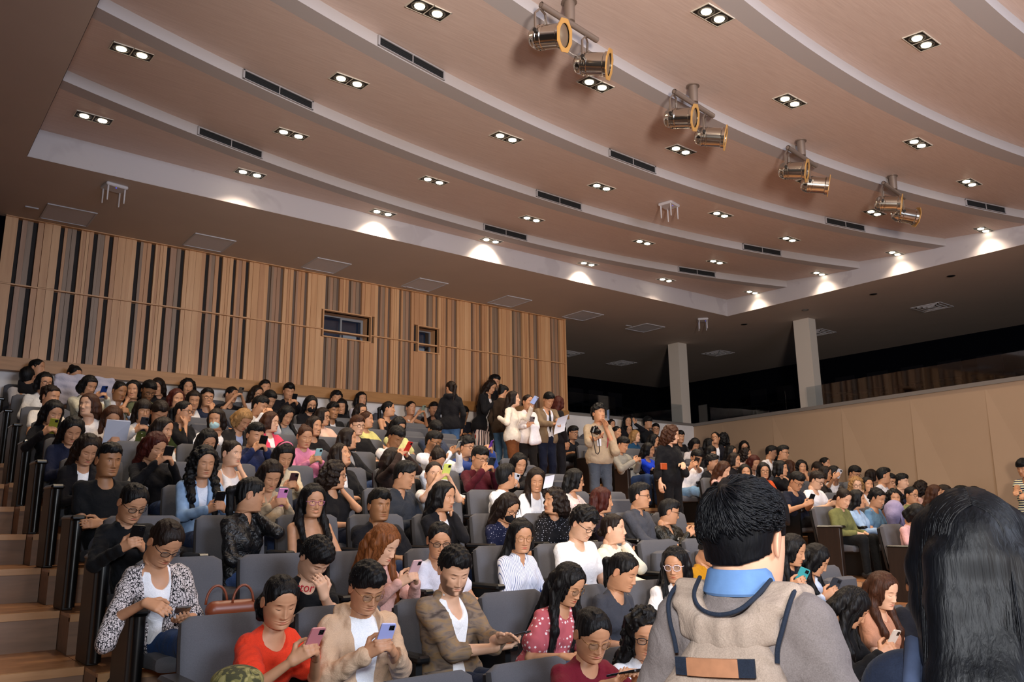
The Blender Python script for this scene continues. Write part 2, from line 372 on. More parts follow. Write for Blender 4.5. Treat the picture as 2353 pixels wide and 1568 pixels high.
for k in range(-1, len(APEX)):
    for i in range(NX):
        xa, xb = xs[i], xs[i+1]
        def far(x): return RY1 if k < 0 else arc_y(k, x)
        def near(x): return (arc_y(k+1, x)+LIP) if k+1 < len(APEX) else RY0
        zf = (lambda x: ZN+.05*(RY1-near(x))) if k < 0 else (lambda x: ZN+STEP)
        b.add([(xa, far(xa), zf(xa)), (xb, far(xb), zf(xb)), (xb, near(xb), ZN), (xa, near(xa), ZN)], [(0, 1, 2, 3)])
        if k+1 < len(APEX):
            lp.add([(xa, near(xa), ZN), (xb, near(xb), ZN), (xb, arc_y(k+1, xb), ZN-.004), (xa, arc_y(k+1, xa), ZN-.004), (xb, arc_y(k+1, xb), ZN+STEP), (xa, arc_y(k+1, xa), ZN+STEP)], [(0, 1, 2, 3), (3, 2, 4, 5)])
b.build('ceiling_panels', panel_m, kind='structure', smooth=True)
lp.build('trim_4', plain('lip_white', 'a8a1a0', .7), kind='structure', smooth='auto')
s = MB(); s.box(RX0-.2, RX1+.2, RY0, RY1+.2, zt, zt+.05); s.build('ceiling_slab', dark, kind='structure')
# --- twin downlights
LX = [1.53, 3.47, 5.53, 7.54, 9.68, 11.6, 13.72]
rows_l = [(9.42, 9.82, 10.0, 10.02, 10.0, 9.86, 9.42), (7.78, 8.52, 8.62, 8.98, 8.66, 8.66, 7.92), (None, 7.05, 7.03, 7.46, 7.09, 7.17, 6.46), (None, 5.52, 5.5, 6.05, 5.6, 5.7, 5.0), (None, None, 3.98, 4.5, 4.12, 4.32, 3.6), (None, None, None, 3.05, 2.7, None, None)]
trimw = plain('downlight_trim', 'c9c2b4', .5); can = plain('downlight_can', '0d0d0d', .5); ring = plain('downlight_ring', '6e6b66', .35, .6)
bulb = plain('lamp_glow', 'ffffff', .3, emit=(1, .86, .62), estr=26)
def make_downlight():
    r = empty('twin_downlight', (0, 0, 0), 0)
    f = MB(); W_, D_, t_ = .19, .10, .008
    for x0, x1, y0, y1 in [(-W_, W_, -D_, -D_+t_), (-W_, W_, D_-t_, D_), (-W_, -W_+t_, -D_, D_), (W_-t_, W_, -D_, D_), (-t_/2, t_/2, -D_, D_)]: f.box(x0, x1, y0, y1, -.006, .004)
    f.build('frame', trimw, r)
    h = MB(); h.box(-W_+.004, W_-.004, -D_+.004, D_-.004, -.0035, .012); h.build('housing', can, r)
    for sx in (-.093, .093):
        g = MB(); g.lathe([(0, .078), (-.004, .078), (-.004, .066), (0, .066)], (sx, 0, -.0036), (0, 0, 1), 24, caps=False); g.build('ring', ring, r)
        l = MB(); l.lathe([(0, .047), (-.008, .044), (-.013, .03), (-.015, .002)], (sx, 0, -.004), (0, 0, 1), 20); l.build('lamp', bulb, r, smooth=True)
    return r
dl = None; names_r = ['row nearest the back fascia', 'second curved row', 'third curved row', 'fourth curved row', 'fifth curved row', 'row closest to the stage']
names_c = ['at the end by the stair side', 'second from the stair side', 'third from the stair side', 'middle one', 'third from the gallery side', 'second from the gallery side', 'at the gallery side end']
for j, ys in enumerate(rows_l):
    for i, y in enumerate(ys):
        if y is None: continue
        x = LX[i]; z = ceil_z(x, y)
        o = make_downlight() if dl is None else copy_tree(dl)
        dl = dl or o
        e = .05; sl = math.atan((ceil_z(x, y+e)-ceil_z(x, y-e))/(2*e)) if abs(ceil_z(x, y+e)-ceil_z(x, y-e)) < .05 else 0
        o.location = (x, y, z-.003); o.rotation_euler = (sl, 0, 0)
        o['label'] = 'square twin ceiling spotlight, %s, %s' % (names_r[j], names_c[i]); o['category'] = 'ceiling light'; o['group'] = 'twin downlights in the curved ceiling'
        l = bpy.data.lights.new('downlight_beam', 'SPOT'); l.energy = 140 if i < 6 else 50; l.color = WARM; l.spot_size = math.radians(118); l.spot_blend = .95; l.shadow_soft_size = .05
        q = bpy.data.objects.new('downlight_beam', l); COL.objects.link(q); q.location = (x, y, z-.05); q['kind'] = 'helper'
        tx, ty = 0, 0
        if j == 0 and i in (1, 2, 3, 4): ty = {1: .15, 2: .25, 3: .62, 4: .2}[i]   # tilted towards the fascia
        if i == 6: tx = .12
        q.rotation_euler = Vector((tx, ty, -1)).to_track_quat('-Z', 'Y').to_euler()
# --- linear vents in the vertical faces
vent_f = plain('vent_frame', '9a9698', .5); vent_s = plain('vent_dark', '08090b', .8)
vpos = [(0, 3.0), (0, 7.6), (0, 11.8), (1, 2.97), (1, 7.4), (1, 11.7), (2, 3.78), (2, 7.3), (2, 11.7), (3, 12.7), (4, 11.95)]
vlab = ['lowest step above the back fascia', 'second step from the back', 'third step from the back', 'fourth step behind the theatre lamps', 'fifth step at the picture edge']
vv = None; hv = STEP-.02
for k, x in vpos:
    y = arc_y(k, x); ang = math.atan2(-(x-XC), y-(APEX[k]-RR))
    if vv is None:
        vv = empty('ceiling_vent', (0, 0, 0))
        f = MB(); L_ = .44
        for x0, x1, z0, z1 in [(-L_, L_, hv-.014, hv), (-L_, L_, 0, .006), (-L_, -L_+.02, 0, hv), (L_-.02, L_, 0, hv)]: f.box(x0, x1, -.014, .004, z0, z1)
        f.build('frame', vent_f, vv)
        f = MB(); f.box(-L_+.02, L_-.02, -.004, .003, .006, hv-.012); f.build('backing', vent_s, vv)
        for q in range(4):
            f = MB(); z = .018+q*.021; f.xprism([(-.009, z-.002), (-.005, z+.002), (-.005, z+.0045), (-.009, z+.0005)], -L_+.02, L_-.02); f.build('louver', plain('vent_louver', '22252b', .5), vv)
        f = MB(); f.box(-.004, .004, -.013, 0, .004, hv-.01); f.build('divider', vent_f, vv)
        o = vv
    else: o = copy_tree(vv)
    o.location = (x, y-.014, ZN+.006); o.rotation_euler = (0, 0, ang)
    o['label'] = 'long louvered air vent in the %s, %s' % (vlab[k], 'stair side end' if x < 5 else 'middle' if x < 9 else 'gallery side end'); o['category'] = 'vent'; o['group'] = 'air vents in the ceiling steps'
# --- soffit grilles
gf = plain('grille_white', 'b3b0b4', .6); gm = None
for i, x in enumerate([1.76, 3.66, 5.57, 7.48, 9.42, 11.36, 13.25]):
    if gm is None:
        gm = empty('soffit_speaker_grille', (0, 0, 0)); f = MB(); f.box(-.28, .28, -.3, .3, -.006, .002); f.build('grille_plate', plain('grille_mesh', 'c4c2c8', .7, bump=.4, bscale=300), gm)
        f = MB()
        for x0, x1, y0, y1 in [(-.3, .3, -.32, -.3), (-.3, .3, .3, .32), (-.3, -.28, -.3, .3), (.28, .3, -.3, .3)]: f.box(x0, x1, y0, y1, -.014, .002)
        f.build('frame', gf, gm); o = gm
    else: o = copy_tree(gm)
    o.location = (x, 11.93, ZS); o['category'] = 'ceiling grille'; o['group'] = 'square grilles in the soffit'
    o['label'] = 'square white perforated grille in the soffit, %s along the wooden wall' % ['first', 'second', 'third', 'fourth', 'fifth', 'sixth', 'seventh'][i]
# dark diffusers over the gallery, small round holes, slim sensors
df = None
for i, (x, y) in enumerate([(15.86, 15.2), (16.94, 12.8), (16.91, 9.95), (16.71, 7.25), (13.78, 15.07)]):
    if df is None:
        df = empty('ceiling_diffuser', (0, 0, 0)); f = MB()
        for r_ in (.3, .22, .14): 
            for x0, x1, y0, y1 in [(-r_, r_, -r_, -r_+.02), (-r_, r_, r_-.02, r_), (-r_, -r_+.02, -r_, r_), (r_-.02, r_, -r_, r_)]: f.box(x0, x1, y0, y1, -.01-(.3-r_)*.05, .002)
        f.build('louver_frame', gf, df); f = MB(); f.box(-.06, .06, -.06, .06, -.02, .002); f.build('core_plate', gf, df); o = df
    else: o = copy_tree(df)
    o.location = (x, y, ZS); o['category'] = 'ceiling diffuser'; o['group'] = 'air diffusers over the dark gallery'
    o['label'] = 'square air diffuser in the dark gallery ceiling, ' + ['behind the sixth grille', 'right behind the first pillar', 'just behind the second pillar top', 'farthest toward the stage', 'beside the end of the wooden wall'][i]
hm = None
for i, (x, y) in enumerate([(14.8, 10.43), (14.78, 8.92), (14.76, 7.45), (14.74, 6.0)]):
    if hm is None:
        hm = empty('recessed_downlight', (0, 0, 0)); f = MB(); f.lathe([(0, .07), (-.006, .07), (-.006, .055)], (0, 0, 0), (0, 0, 1), 20, caps=False); f.build('ring', plain('dark_ring', '3a302a', .5), hm)
        f = MB(); f.lathe([(-.002, .056), (0, .055)], (0, 0, 0), (0, 0, 1), 20); f.build('glass', plain('unlit_lens', '0c0a09', .2), hm); o = hm
    else: o = copy_tree(hm)
    o.location = (x, y, ZS-.001); o['category'] = 'ceiling light'; o['group'] = 'small unlit round lights in the soffit'
    o['label'] = 'small unlit round light in the soffit, ' + ['closest to the corner of the recess', 'second from the recess corner', 'third from the recess corner', 'fourth from the recess corner'][i]
for i, (x, y) in enumerate([(1.32, 11.9), (7.35, 12.22), (12.8, 12.0)]):
    f = MB(); f.box(-.08, .08, -.02, .02, -.015, .0, None, .004); tag(f.build('slot_sensor', gf), label='slim white strip fitting in the soffit ' + ['before the first grille', 'between the fourth and fifth grilles', 'beside the seventh grille'][i], category='sensor', group='slim strip fittings').location = (x, y, ZS)
# wireless access points with four aerials
am = None
for i, (x, y, z, rz) in enumerate([(2.02, 10.5, ZS, .15), (13.66, 10.66, ZS, .75), (8.75, 7.3, ceil_z(8.75, 7.3), .2)]):
    if am is None:
        am = empty('wireless_router', (0, 0, 0)); p_ = plain('router_white', 'b9b4b6', .5)
        f = MB(); f.box(-.13, .13, -.11, .11, -.045, .0, None, .012); f.build('body', p_, am)
        for sx in (-.1, .1):
            for sy in (-.08, .08): f = MB(); f.lathe([(0, .009), (-.02, .011), (-.17, .008), (-.19, .006)], (sx, sy, -.044), (0, 0, 1), 10); f.build('aerial', p_, am)
        f = MB(); f.lathe([(0, .006), (-.002, .005)], (0, -.06, -.045), (0, 0, 1), 8); f.build('status_led', plain('blue_led', '2030ff', .3, emit='3040ff', estr=4), am); o = am
    else: o = copy_tree(am)
    o.location = (x, y, z); o.rotation_euler = (0, 0, rz); o['category'] = 'router'; o['group'] = 'ceiling routers'
    o['label'] = ['white ceiling router with four aerials on the soffit above the wooden wall', 'white ceiling router with aerials under the far corner of the recess', 'white router with thin aerials hanging from the curved wood panel'][i]
# --- theatre spotlights on stub pipes
chrome = plain('polished_can', 'cfc8bd', .16, 1); gel = plain('gel_frame', 'b98a4a', .5); lensm = plain('lamp_lens', '6b5a4a', .25, 0, .8); pipe = plain('pipe_grey', '85756a', .45, .5)
def par_can(r, cx, cy, cz, az):
    """one can: named parts under the fixture"""
    d = Vector((math.sin(az), -math.cos(az), -.22)).normalized(); c = Vector((cx, cy, cz)); sd = d.cross(Vector((0, 0, 1))).normalized(); up = sd.cross(d)
    b = MB(); b.lathe([(-.19, .01), (-.187, .04), (-.17, .075), (-.14, .094), (-.11, .102), (-.105, .108), (-.092, .108), (-.088, .102), (-.07, .102), (-.065, .107), (-.052, .107), (-.047, .102), (.095, .102), (.105, .112), (.14, .114)], c, d, 32, caps=False); can_o = b.build('can', chrome, r, smooth='auto')
    b = MB(); b.lathe([(.125, .102), (.13, .100), (.135, .05), (.137, .002)], c, d, 28); b.build('lens', lensm, r, smooth='auto')
    b = MB(); n = 8; o_ = []; 
    for k in range(n): a = 2*math.pi*(k+.5)/n; o_.append((math.cos(a)*.162, math.sin(a)*.162))
    m_ = 32; vs_ = []; fs = []
    for dd in (.14, .148):
        for k in range(m_):
            a = 2*math.pi*k/m_; q = min(1, math.cos(math.pi/n)/max(.01, math.cos(((a) % (2*math.pi/n))-math.pi/n))); R1 = .148*q
            vs_ += [c+d*dd+(sd*math.cos(a)+up*math.sin(a))*R1, c+d*dd+(sd*math.cos(a)+up*math.sin(a))*.100]
    for k in range(m_):
        j = (k+1) % m_; a0, a1, b0, b1 = 2*k, 2*k+1, 2*j, 2*j+1; q = 2*m_
        fs += [(a0, b0, b1, a1), (q+a0, q+a1, q+b1, q+b0), (a0, q+a0, q+b0, b0), (a1, b1, q+b1, q+a1)]
    b.add(vs_, fs); b.build('gel_frame', gel, r)
    b = MB(); top = c+Vector((0, 0, .27)); hw = .118
    pts = [c+sd*hw-d*.08, c+sd*hw-d*.08+Vector((0, 0, .17)), c+sd*.05-d*.06+Vector((0, 0, .25)), c-sd*.05-d*.06+Vector((0, 0, .25)), c-sd*hw-d*.08+Vector((0, 0, .17)), c-sd*hw-d*.08]
    for i in range(5): b.tube([pts[i], pts[i+1]], .011, 4)
    b.build('yoke', pipe, r)
    b = MB()
    for sg in (-1, 1): b.lathe([(0, .018), (.03, .018)], c+sd*hw*sg-d*.08-sd*sg*.012, sd*sg, 10)
    b.build('knob', plain('knob_dark', '1b1816', .4), r)
sp_lab = ['nearest pair of chrome theatre lamps, cut by the top of the picture', 'second pair of chrome theatre lamps hanging from a stub pipe', 'third pair of chrome theatre lamps above a lit twin downlight', 'farthest pair of chrome theatre lamps, one lamp turned sideways']
for i, (x, y) in enumerate([(4.45, 4.72), (6.5, 5.0), (8.62, 5.05), (10.6, 4.9)]):
    zc = ceil_z(x, y); r = empty('theatre_lamp_pair', (x, y, zc), 0, label=sp_lab[i], category='stage light', group='pairs of theatre lamps')
    b = MB(); b.lathe([(0, .07), (-.012, .07), (-.014, .05), (-.20, .045)], (0, 0, 0), (0, 0, 1), 20); b.build('drop_pipe', pipe, r, smooth='auto')
    b = MB(); b.lathe([(-.38, .028), (.38, .028)], (0, 0, -.215), (1, .12, 0), 16, caps=False); b.lathe([(-.38, .02), (.38, .02)], (0, 0, -.215), (1, .12, 0), 12); b.build('cross_pipe', pipe, r, smooth='auto')
    par_can(r, -.30, -.06, -.50, .42 if i < 3 else .45); par_can(r, .30, .02, -.50, .62 if i < 3 else .9)
    b = MB(); b.tube([(-.3, .0, -.3), (-.2, .08, -.44), (-.05, .1, -.4), (.1, .08, -.45), (.25, .1, -.42)], .006, 6); b.build('cable', plain('cable_white', '8a8078', .5), r)
# ------------------------------------------------------------------ auditorium seats
seat_f = fabric('seat_grey', '56565b', .9, 500, .08); shell = plain('seat_shell', '0f0f11', .45); armp = plain('armrest_black', '0c0c0d', .3)
panel_w = wood('panel_dark_wood', '1a110d', '241812', (10, 10, .8), .5); panel_k = plain('panel_black', '0b0b0c', .4)
def rbox(w_, pts, th, n=10, rad=.04):
    """upholstered slab: rounded outline w_ wide following pts (y,z) centre line with thickness th"""
    vs_ = []; fs = []; ring_n = 20
    P = [Vector((0, y, z)) for y, z in pts]; N = len(P)
    for i in range(N):
        t = (P[min(i+1, N-1)]-P[max(i-1, 0)]).normalized(); nn = Vector((0, -t.z, t.y))
        e = min(i, N-1-i); sc = {0: .80, 1: .96}.get(e, 1.0); ts = {0: .35, 1: .85}.get(e, 1.0)
        for k in range(ring_n):
            a = 2*math.pi*k/ring_n; ca, sa = math.cos(a), math.sin(a)
            x = math.copysign(abs(ca)**.28, ca)*w_/2*(sc if e == 0 else 1)*(.985 if e == 1 else 1); h = math.copysign(abs(sa)**.45, sa)*th/2*ts
            vs_.append(P[i]+Vector((x, 0, 0))+nn*h)
    for i in range(N-1):
        for k in range(ring_n): fs.append((i*ring_n+k, i*ring_n+(k+1) % ring_n, (i+1)*ring_n+(k+1) % ring_n, (i+1)*ring_n+k))
    fs.append(tuple(range(ring_n-1, -1, -1))); fs.append(tuple(range((N-1)*ring_n, N*ring_n))); return vs_, fs
def make_seat(tipped, endp):
    r = empty('auditorium_seat', (0, 0, 0))
    b = MB(); b.add(*rbox(.505, [(.335, .38), (.34, .40), (.35, .46), (.375, .62), (.40, .78), (.415, .86), (.418, .89)], .085)); b.build('backrest', seat_f, r, smooth='auto')
    b = MB(); b.add(*rbox(.48, [(.39, .34), (.395, .36), (.41, .46), (.435, .62), (.458, .78), (.467, .84), (.469, .86)], .05)); b.build('back_shell', shell, r, smooth='auto')
    b = MB()
    if tipped: b.add(*rbox(.475, [(.27, .40), (.27, .42), (.262, .55), (.255, .68), (.25, .78), (.25, .80)], .10))
    else: b.add(*rbox(.475, [(-.10, .355), (-.08, .36), (.05, .365), (.18, .355), (.30, .345), (.33, .34)], .10))
    b.build('seat_cushion', seat_f, r, smooth='auto')
    b = MB(); b.box(.262, .342, -.0, .36, .595, .635, None, .012); b.build('armrest', armp, r)
    b = MB(); b.box(.282, .322, .06, .34, .0, .6); b.build('arm_support', panel_k, r)
    if endp:
        q = MB(); q.box(-.36, -.29, .0, .31, 0, .625, panel_w, .006); q.build('end_panel', None, r)
        q = MB(); q.box(-.365, -.265, -.045, .32, .61, .65, None, .015); q.build('end_armrest', armp, r)
        if endp == 1: q = MB(); q.lathe([(0, .032), (.59, .032)], (-.315, -.025, .02), (0, 0, 1), 14); q.build('front_post', armp, r, smooth='auto')
    return r
PROTO = {}
def seat(x, y, z, tipped, endp, label, group):
    k = (tipped, endp)
    if k not in PROTO: PROTO[k] = o = make_seat(*k)
    else: o = copy_tree(PROTO[k])
    o.location = (x, y, z); o['label'] = label; o['category'] = 'auditorium seat'; o['group'] = group; return o
# ------------------------------------------------------------------ surfaces for bodies: distance fields meshed with surface nets
F32 = np.float32
def smin(a, b, k):
    h = np.clip(.5+.5*(a-b)/k, 0, 1); return a+(b-a)*h-k*h*(1-h)
class Field:
    def __init__(s): s.p = []
    def cap(s, a, b, ra, rb=None, k=.02, op=0): s.p.append(('c', np.array(a, F32), np.array(b, F32), ra, ra if rb is None else rb, k, op)); return s
    def chain(s, pts, rs, k=.02):
        for i in range(len(pts)-1): s.cap(pts[i], pts[i+1], rs[i] if hasattr(rs, '__len__') else rs, rs[i+1] if hasattr(rs, '__len__') else rs, k)
        return s
    def ell(s, c, r, M=None, k=.02): s.p.append(('e', np.array(c, F32), np.array(r, F32), np.eye(3, dtype=F32) if M is None else np.array(M, F32), 0, k, 0)); return s
    def mesh(s, h, post=None, infl=0.0):
        lo = np.full(3, 9e9); hi = -lo
        for q in s.p:
            if q[0] == 'c': R = max(q[3], q[4])+infl; l_, h_ = np.minimum(q[1], q[2])-R, np.maximum(q[1], q[2])+R
            else: R = float(q[2].max())+infl; l_, h_ = q[1]-R, q[1]+R
            lo = np.minimum(lo, l_); hi = np.maximum(hi, h_)
        lo = lo-3*h-.01; n = np.ceil((hi-lo+3*h+.01)/h).astype(int)+1
        ax = [(lo[i]+h*np.arange(n[i])).astype(F32) for i in range(3)]
        G = np.full(tuple(n), .3, F32)
        for q in s.p:
            k = q[5]
            if q[0] == 'c': R = max(q[3], q[4])+infl; l_, h_ = np.minimum(q[1], q[2])-R, np.maximum(q[1], q[2])+R
            else: R = float(q[2].max())+infl; l_, h_ = q[1]-R, q[1]+R
            m = k+2.5*h
            i0 = np.maximum(0, ((l_-m-lo)/h).astype(int)); i1 = np.minimum(n, ((h_+m-lo)/h).astype(int)+2)
            if (i1 <= i0).any(): continue
            X = ax[0][i0[0]:i1[0], None, None]; Y = ax[1][None, i0[1]:i1[1], None]; Z = ax[2][None, None, i0[2]:i1[2]]
            if q[0] == 'c':
                a, b = q[1], q[2]; ba = b-a; L = float(ba@ba)+1e-9
                t = np.clip(((X-a[0])*ba[0]+(Y-a[1])*ba[1]+(Z-a[2])*ba[2])/L, 0, 1)
                d = np.sqrt((X-a[0]-t*ba[0])**2+(Y-a[1]-t*ba[1])**2+(Z-a[2]-t*ba[2])**2)-(q[3]+infl+(q[4]-q[3])*t)
            else:
                c, r, M = q[1], q[2]+infl, q[3]; x, y, z = X-c[0], Y-c[1], Z-c[2]
                u = (M[0, 0]*x+M[1, 0]*y+M[2, 0]*z)/r[0]; v = (M[0, 1]*x+M[1, 1]*y+M[2, 1]*z)/r[1]; w_ = (M[0, 2]*x+M[1, 2]*y+M[2, 2]*z)/r[2]
                k0 = np.sqrt(u*u+v*v+w_*w_)+1e-6; k1 = np.sqrt((u/r[0])**2+(v/r[1])**2+(w_/r[2])**2)+1e-6; d = k0*(k0-1)/k1
            sl = (slice(i0[0], i1[0]), slice(i0[1], i1[1]), slice(i0[2], i1[2]))
            G[sl] = smin(G[sl], d.astype(F32), k)
        if post is not None: G = post(ax[0][:, None, None], ax[1][None, :, None], ax[2][None, None, :], G).astype(F32)
        G[0] = G[-1] = .3; G[:, 0] = G[:, -1] = .3; G[:, :, 0] = G[:, :, -1] = .3
        return nets(G, lo, h)
CO = [(i, j, k) for i in (0, 1) for j in (0, 1) for k in (0, 1)]
ED = [(a, b) for a in range(8) for b in range(a+1, 8) if sum(abs(CO[a][i]-CO[b][i]) for i in range(3)) == 1]
def nets(G, lo, h):
    S = G < 0; nx, ny, nz = G.shape
    cnt = np.zeros((nx-1, ny-1, nz-1), np.int8)
    for i, j, k in CO: cnt += S[i:nx-1+i, j:ny-1+j, k:nz-1+k]
    idx = np.argwhere((cnt > 0) & (cnt < 8))
    if not len(idx): return np.zeros((0, 3)), np.zeros((0, 4), int)
    I, J, K = idx.T; val = [G[I+i, J+j, K+k] for i, j, k in CO]
    acc = np.zeros((len(idx), 3)); c = np.zeros(len(idx))
    for a, b in ED:
        fa, fb = val[a], val[b]; m = (fa < 0) != (fb < 0)
        with np.errstate(all='ignore'): t = np.where(m, fa/(fa-fb), 0)
        A = np.array(CO[a]); B = np.array(CO[b])
        acc += np.where(m[:, None], A+(B-A)*t[:, None], 0); c += m
    V = lo+h*(idx+acc/c[:, None])
    M = np.full(cnt.shape, -1, np.int32); M[I, J, K] = np.arange(len(idx))
    Q = []
    for d in range(3):
        u, v = [(1, 2), (2, 0), (0, 1)][d]
        s0 = [slice(1, -1)]*3; s0[d] = slice(0, -1); s1 = list(s0); s1[d] = slice(1, None)
        a = S[tuple(s0)]; b = S[tuple(s1)]; e = np.argwhere(a != b)
        if not len(e): continue
        off = np.ones(3, int); off[d] = 0; e = e+off
        inside = S[e[:, 0], e[:, 1], e[:, 2]]
        def g(du, dv):
            q = e.copy(); q[:, u] -= du; q[:, v] -= dv; return M[q[:, 0], q[:, 1], q[:, 2]]
        q = np.stack([g(1, 1), g(0, 1), g(0, 0), g(1, 0)], 1); q[~inside] = q[~inside][:, ::-1]; Q.append(q)
    Q = np.concatenate(Q); Q = Q[(Q >= 0).all(1)]
    return V, Q
def np_mesh(name, V, Q, mats, parent=None, col=None, mi=None):
    me = bpy.data.meshes.new(name); V = np.asarray(V, F32); Q = np.asarray(Q, np.int32); nq = len(Q); w_ = Q.shape[1] if nq else 4
    me.vertices.add(len(V)); me.vertices.foreach_set('co', V.ravel())
    me.loops.add(nq*w_); me.loops.foreach_set('vertex_index', Q.ravel())
    me.polygons.add(nq); me.polygons.foreach_set('loop_start', np.arange(nq, dtype=np.int32)*w_)
    for m in mats: me.materials.append(m)
    if mi is not None: me.polygons.foreach_set('material_index', np.asarray(mi, np.int32))
    me.update(calc_edges=True); me.polygons.foreach_set('use_smooth', np.ones(nq, bool))
    if col is not None:
        at = me.attributes.new('tint', 'FLOAT_COLOR', 'POINT'); at.data.foreach_set('color', np.asarray(col, F32).ravel())
    o = bpy.data.objects.new(name, me); COL.objects.link(o)
    if parent is not None: o.parent = parent
    return o
# ------------------------------------------------------------------ head
HZ = np.array([-.235, -.20, -.165, -.140, -.126, -.119, -.113, -.105, -.09, -.07, -.05, -.02, .01, .04, .07, .09, .105, .114, .1185])
HA = np.array([.036, .048, .0525, .053, .054, .056, .056, .058, .0625, .0675, .0705, .0735, .0755, .0760, .0705, .060, .044, .026, .004])
HF = np.array([.010, .022, .028, .030, .044, .070, .083, .0885, .0895, .088, .0875, .0880, .0870, .0875, .080, .067, .047, .026, .004])
HB = np.array([.050, .068, .075, .075, .074, .073, .073, .073, .075, .080, .087, .096, .100, .1015, .094, .079, .056, .032, .005])
def head_mesh(nt, nz, female, smile, eyes_open, lipc, browc, beard):
    t = np.linspace(0, 1, nz); z = np.interp(t, [0, .07, .14, .80, .93, 1], [-.235, -.14, -.11, .034, .10, .1185])
    a, f, b = (np.interp(z, HZ, q) for q in (HA, HF, HB))
    ker = np.array([.25, .5, .25])
    for _ in range(1 if nz < 60 else 3):
        for q in (a, f, b): q[1:-1] = np.convolve(q, ker, 'valid')
    u = np.linspace(0, 2*np.pi, nt, endpoint=False); th = u-.42*np.sin(u)
    s, c = np.sin(th), np.cos(th)
    X = a[:, None]*np.sign(s)*np.abs(s)**.88
    Y = np.where(c > 0, -f[:, None]*np.abs(c)**.92, b[:, None]*np.abs(c)**.92)
    Z = np.repeat(z[:, None], nt, 1); ax_ = np.abs(X); fr = np.clip(c*2.2, 0, 1)[None, :]*np.ones_like(X)
    g = lambda v, c0, w_: np.exp(-((v-c0)/w_)**2)
    nl = np.interp(Z, [-.058, -.051, -.045, -.038, -.02, .0, .018, .03], [0, .006, .0185, .0225, .0135, .006, .003, 0])
    nw_ = np.interp(Z, [-.055, -.045, -.035, 0, .02], [.0135, .0135, .011, .0075, .009])
    d = -nl*np.exp(-(X/nw_)**2)-.005*g(ax_, .0125, .006)*g(Z, -.045, .007)
    d += .0095*g(ax_, .032, .0175)*g(Z, .001, .0125)
    d += -.0065*g(ax_, .0315, .0115)*g(Z, 0, .0078)
    d += -.0035*g(ax_, .028, .022)*g(Z, .021, .007)*(0.6 if female else 1)
    d += -.0045*g(ax_, .040+.003*smile, .018)*g(Z, -.030+.004*smile, .018)*(1+smile)
    lw = .021+.006*smile; lz = ax_*.28*smile
    d += -.0062*g(X, 0, lw)*(g(Z-lz, -.0635, .0046)+1.1*g(Z-lz, -.0745, .0056))+.0042*g(X, 0, lw*1.25)*g(Z-lz, -.0688, .0020)
    d += .0035*g(X, 0, .02)*g(Z, -.085, .005)-.004*g(X, 0, .018)*g(Z, -.103, .008)
    Y = Y+d*fr
    # colours of the face; mouth line, lid fold and nostrils carry painted shade
    col = np.ones(X.shape+(4,)); base = np.ones(3)
    def mix(m, k): col[..., :3] = col[..., :3]*(1-m[..., None])+np.array(k)*m[..., None]
    m = fr*np.clip(g(X, 0, lw*1.05)*g(Z-lz, -.0692, .0085)*1.7-.55, 0, 1); mix(m*.95, lipc)
    if smile > .8: mix(fr*np.clip(g(X, 0, .016)*g(Z-lz, -.0690, .0030)*2-.7, 0, 1), (2.6, 2.9, 3.2))
    else: mix(fr*np.clip(g(X, 0, lw)*g(Z-lz, -.0690, .0012)*1.4-.4, 0, 1)*.6, (.25, .12, .1))
    mix(fr*np.clip(g(ax_, .030, .0165)*g(Z-.10*np.minimum(ax_-.03, 0)+.15*np.maximum(ax_-.036, 0), .0205, .0035 if not female else .0026)*2.4-.7, 0, 1)*.95, browc)
    if eyes_open:
        e = np.clip(g(ax_, .0315, .0125)*g(Z, .0, .0052)*2.6-1.2, 0, 1)*fr; mix(e, (2.2, 2.4, 2.6))
        mix(np.clip(g(ax_, .0315, .0056)*g(Z, .0002, .0060)*2.6-1.1, 0, 1)*fr, (.06, .035, .03))
        mix(np.clip(g(ax_, .0315, .0145)*g(Z, .0062, .0018)*2-.7, 0, 1)*fr, (.05, .04, .04))
    else:
        zz = Z+.0068-22*(ax_-.0315)**2; mix(np.clip(g(ax_, .0315, .0150)*g(zz, 0, .0021)*2.4-.7, 0, 1)*fr, (.05, .035, .035)); mix(np.clip(g(ax_, .0315, .0150)*g(Z, .0095, .0014)*1.6-.7, 0, 1)*fr*.5, (.4, .3, .28))
    mix(np.clip(g(ax_, .0068, .0030)*g(Z, -.0505, .0022)*2-.8, 0, 1)*fr*.7, (.15, .08, .06))
    if beard:
        bm = np.clip((-.052-Z)/.012, 0, 1)*np.clip((Z+.128)/.012, 0, 1); bm = np.maximum(bm*np.clip((ax_-.018)/.012+np.clip((-.080-Z)/.006, 0, 1), 0, 1), g(Z, -.0565, .0035)*g(X, 0, .024))
        bm = np.maximum(bm, np.clip((ax_-.052)/.006, 0, 1)*np.clip((-.01-Z)/.02, 0, 1)*np.clip((Z+.128)/.012, 0, 1))*np.clip(c+.35, 0, 1)[None, :]
        mix(np.clip(bm, 0, 1)*.88*(1-np.clip(g(X, 0, .018)*g(Z, -.069, .007)*1.6-.3, 0, 1)), (.09, .07, .07))
    V = np.stack([X, Y, Z], -1).reshape(-1, 3); C = col.reshape(-1, 4); C[:, 3] = 1
    i = np.arange(nz-1)[:, None]*nt; j = np.arange(nt)[None, :]; j2 = (j+1) % nt
    Q = np.stack([i+j, i+j2, i+nt+j2, i+nt+j], -1).reshape(-1, 4)
    # ears
    n1, n2 = (14, 10) if nt > 60 else (8, 6)
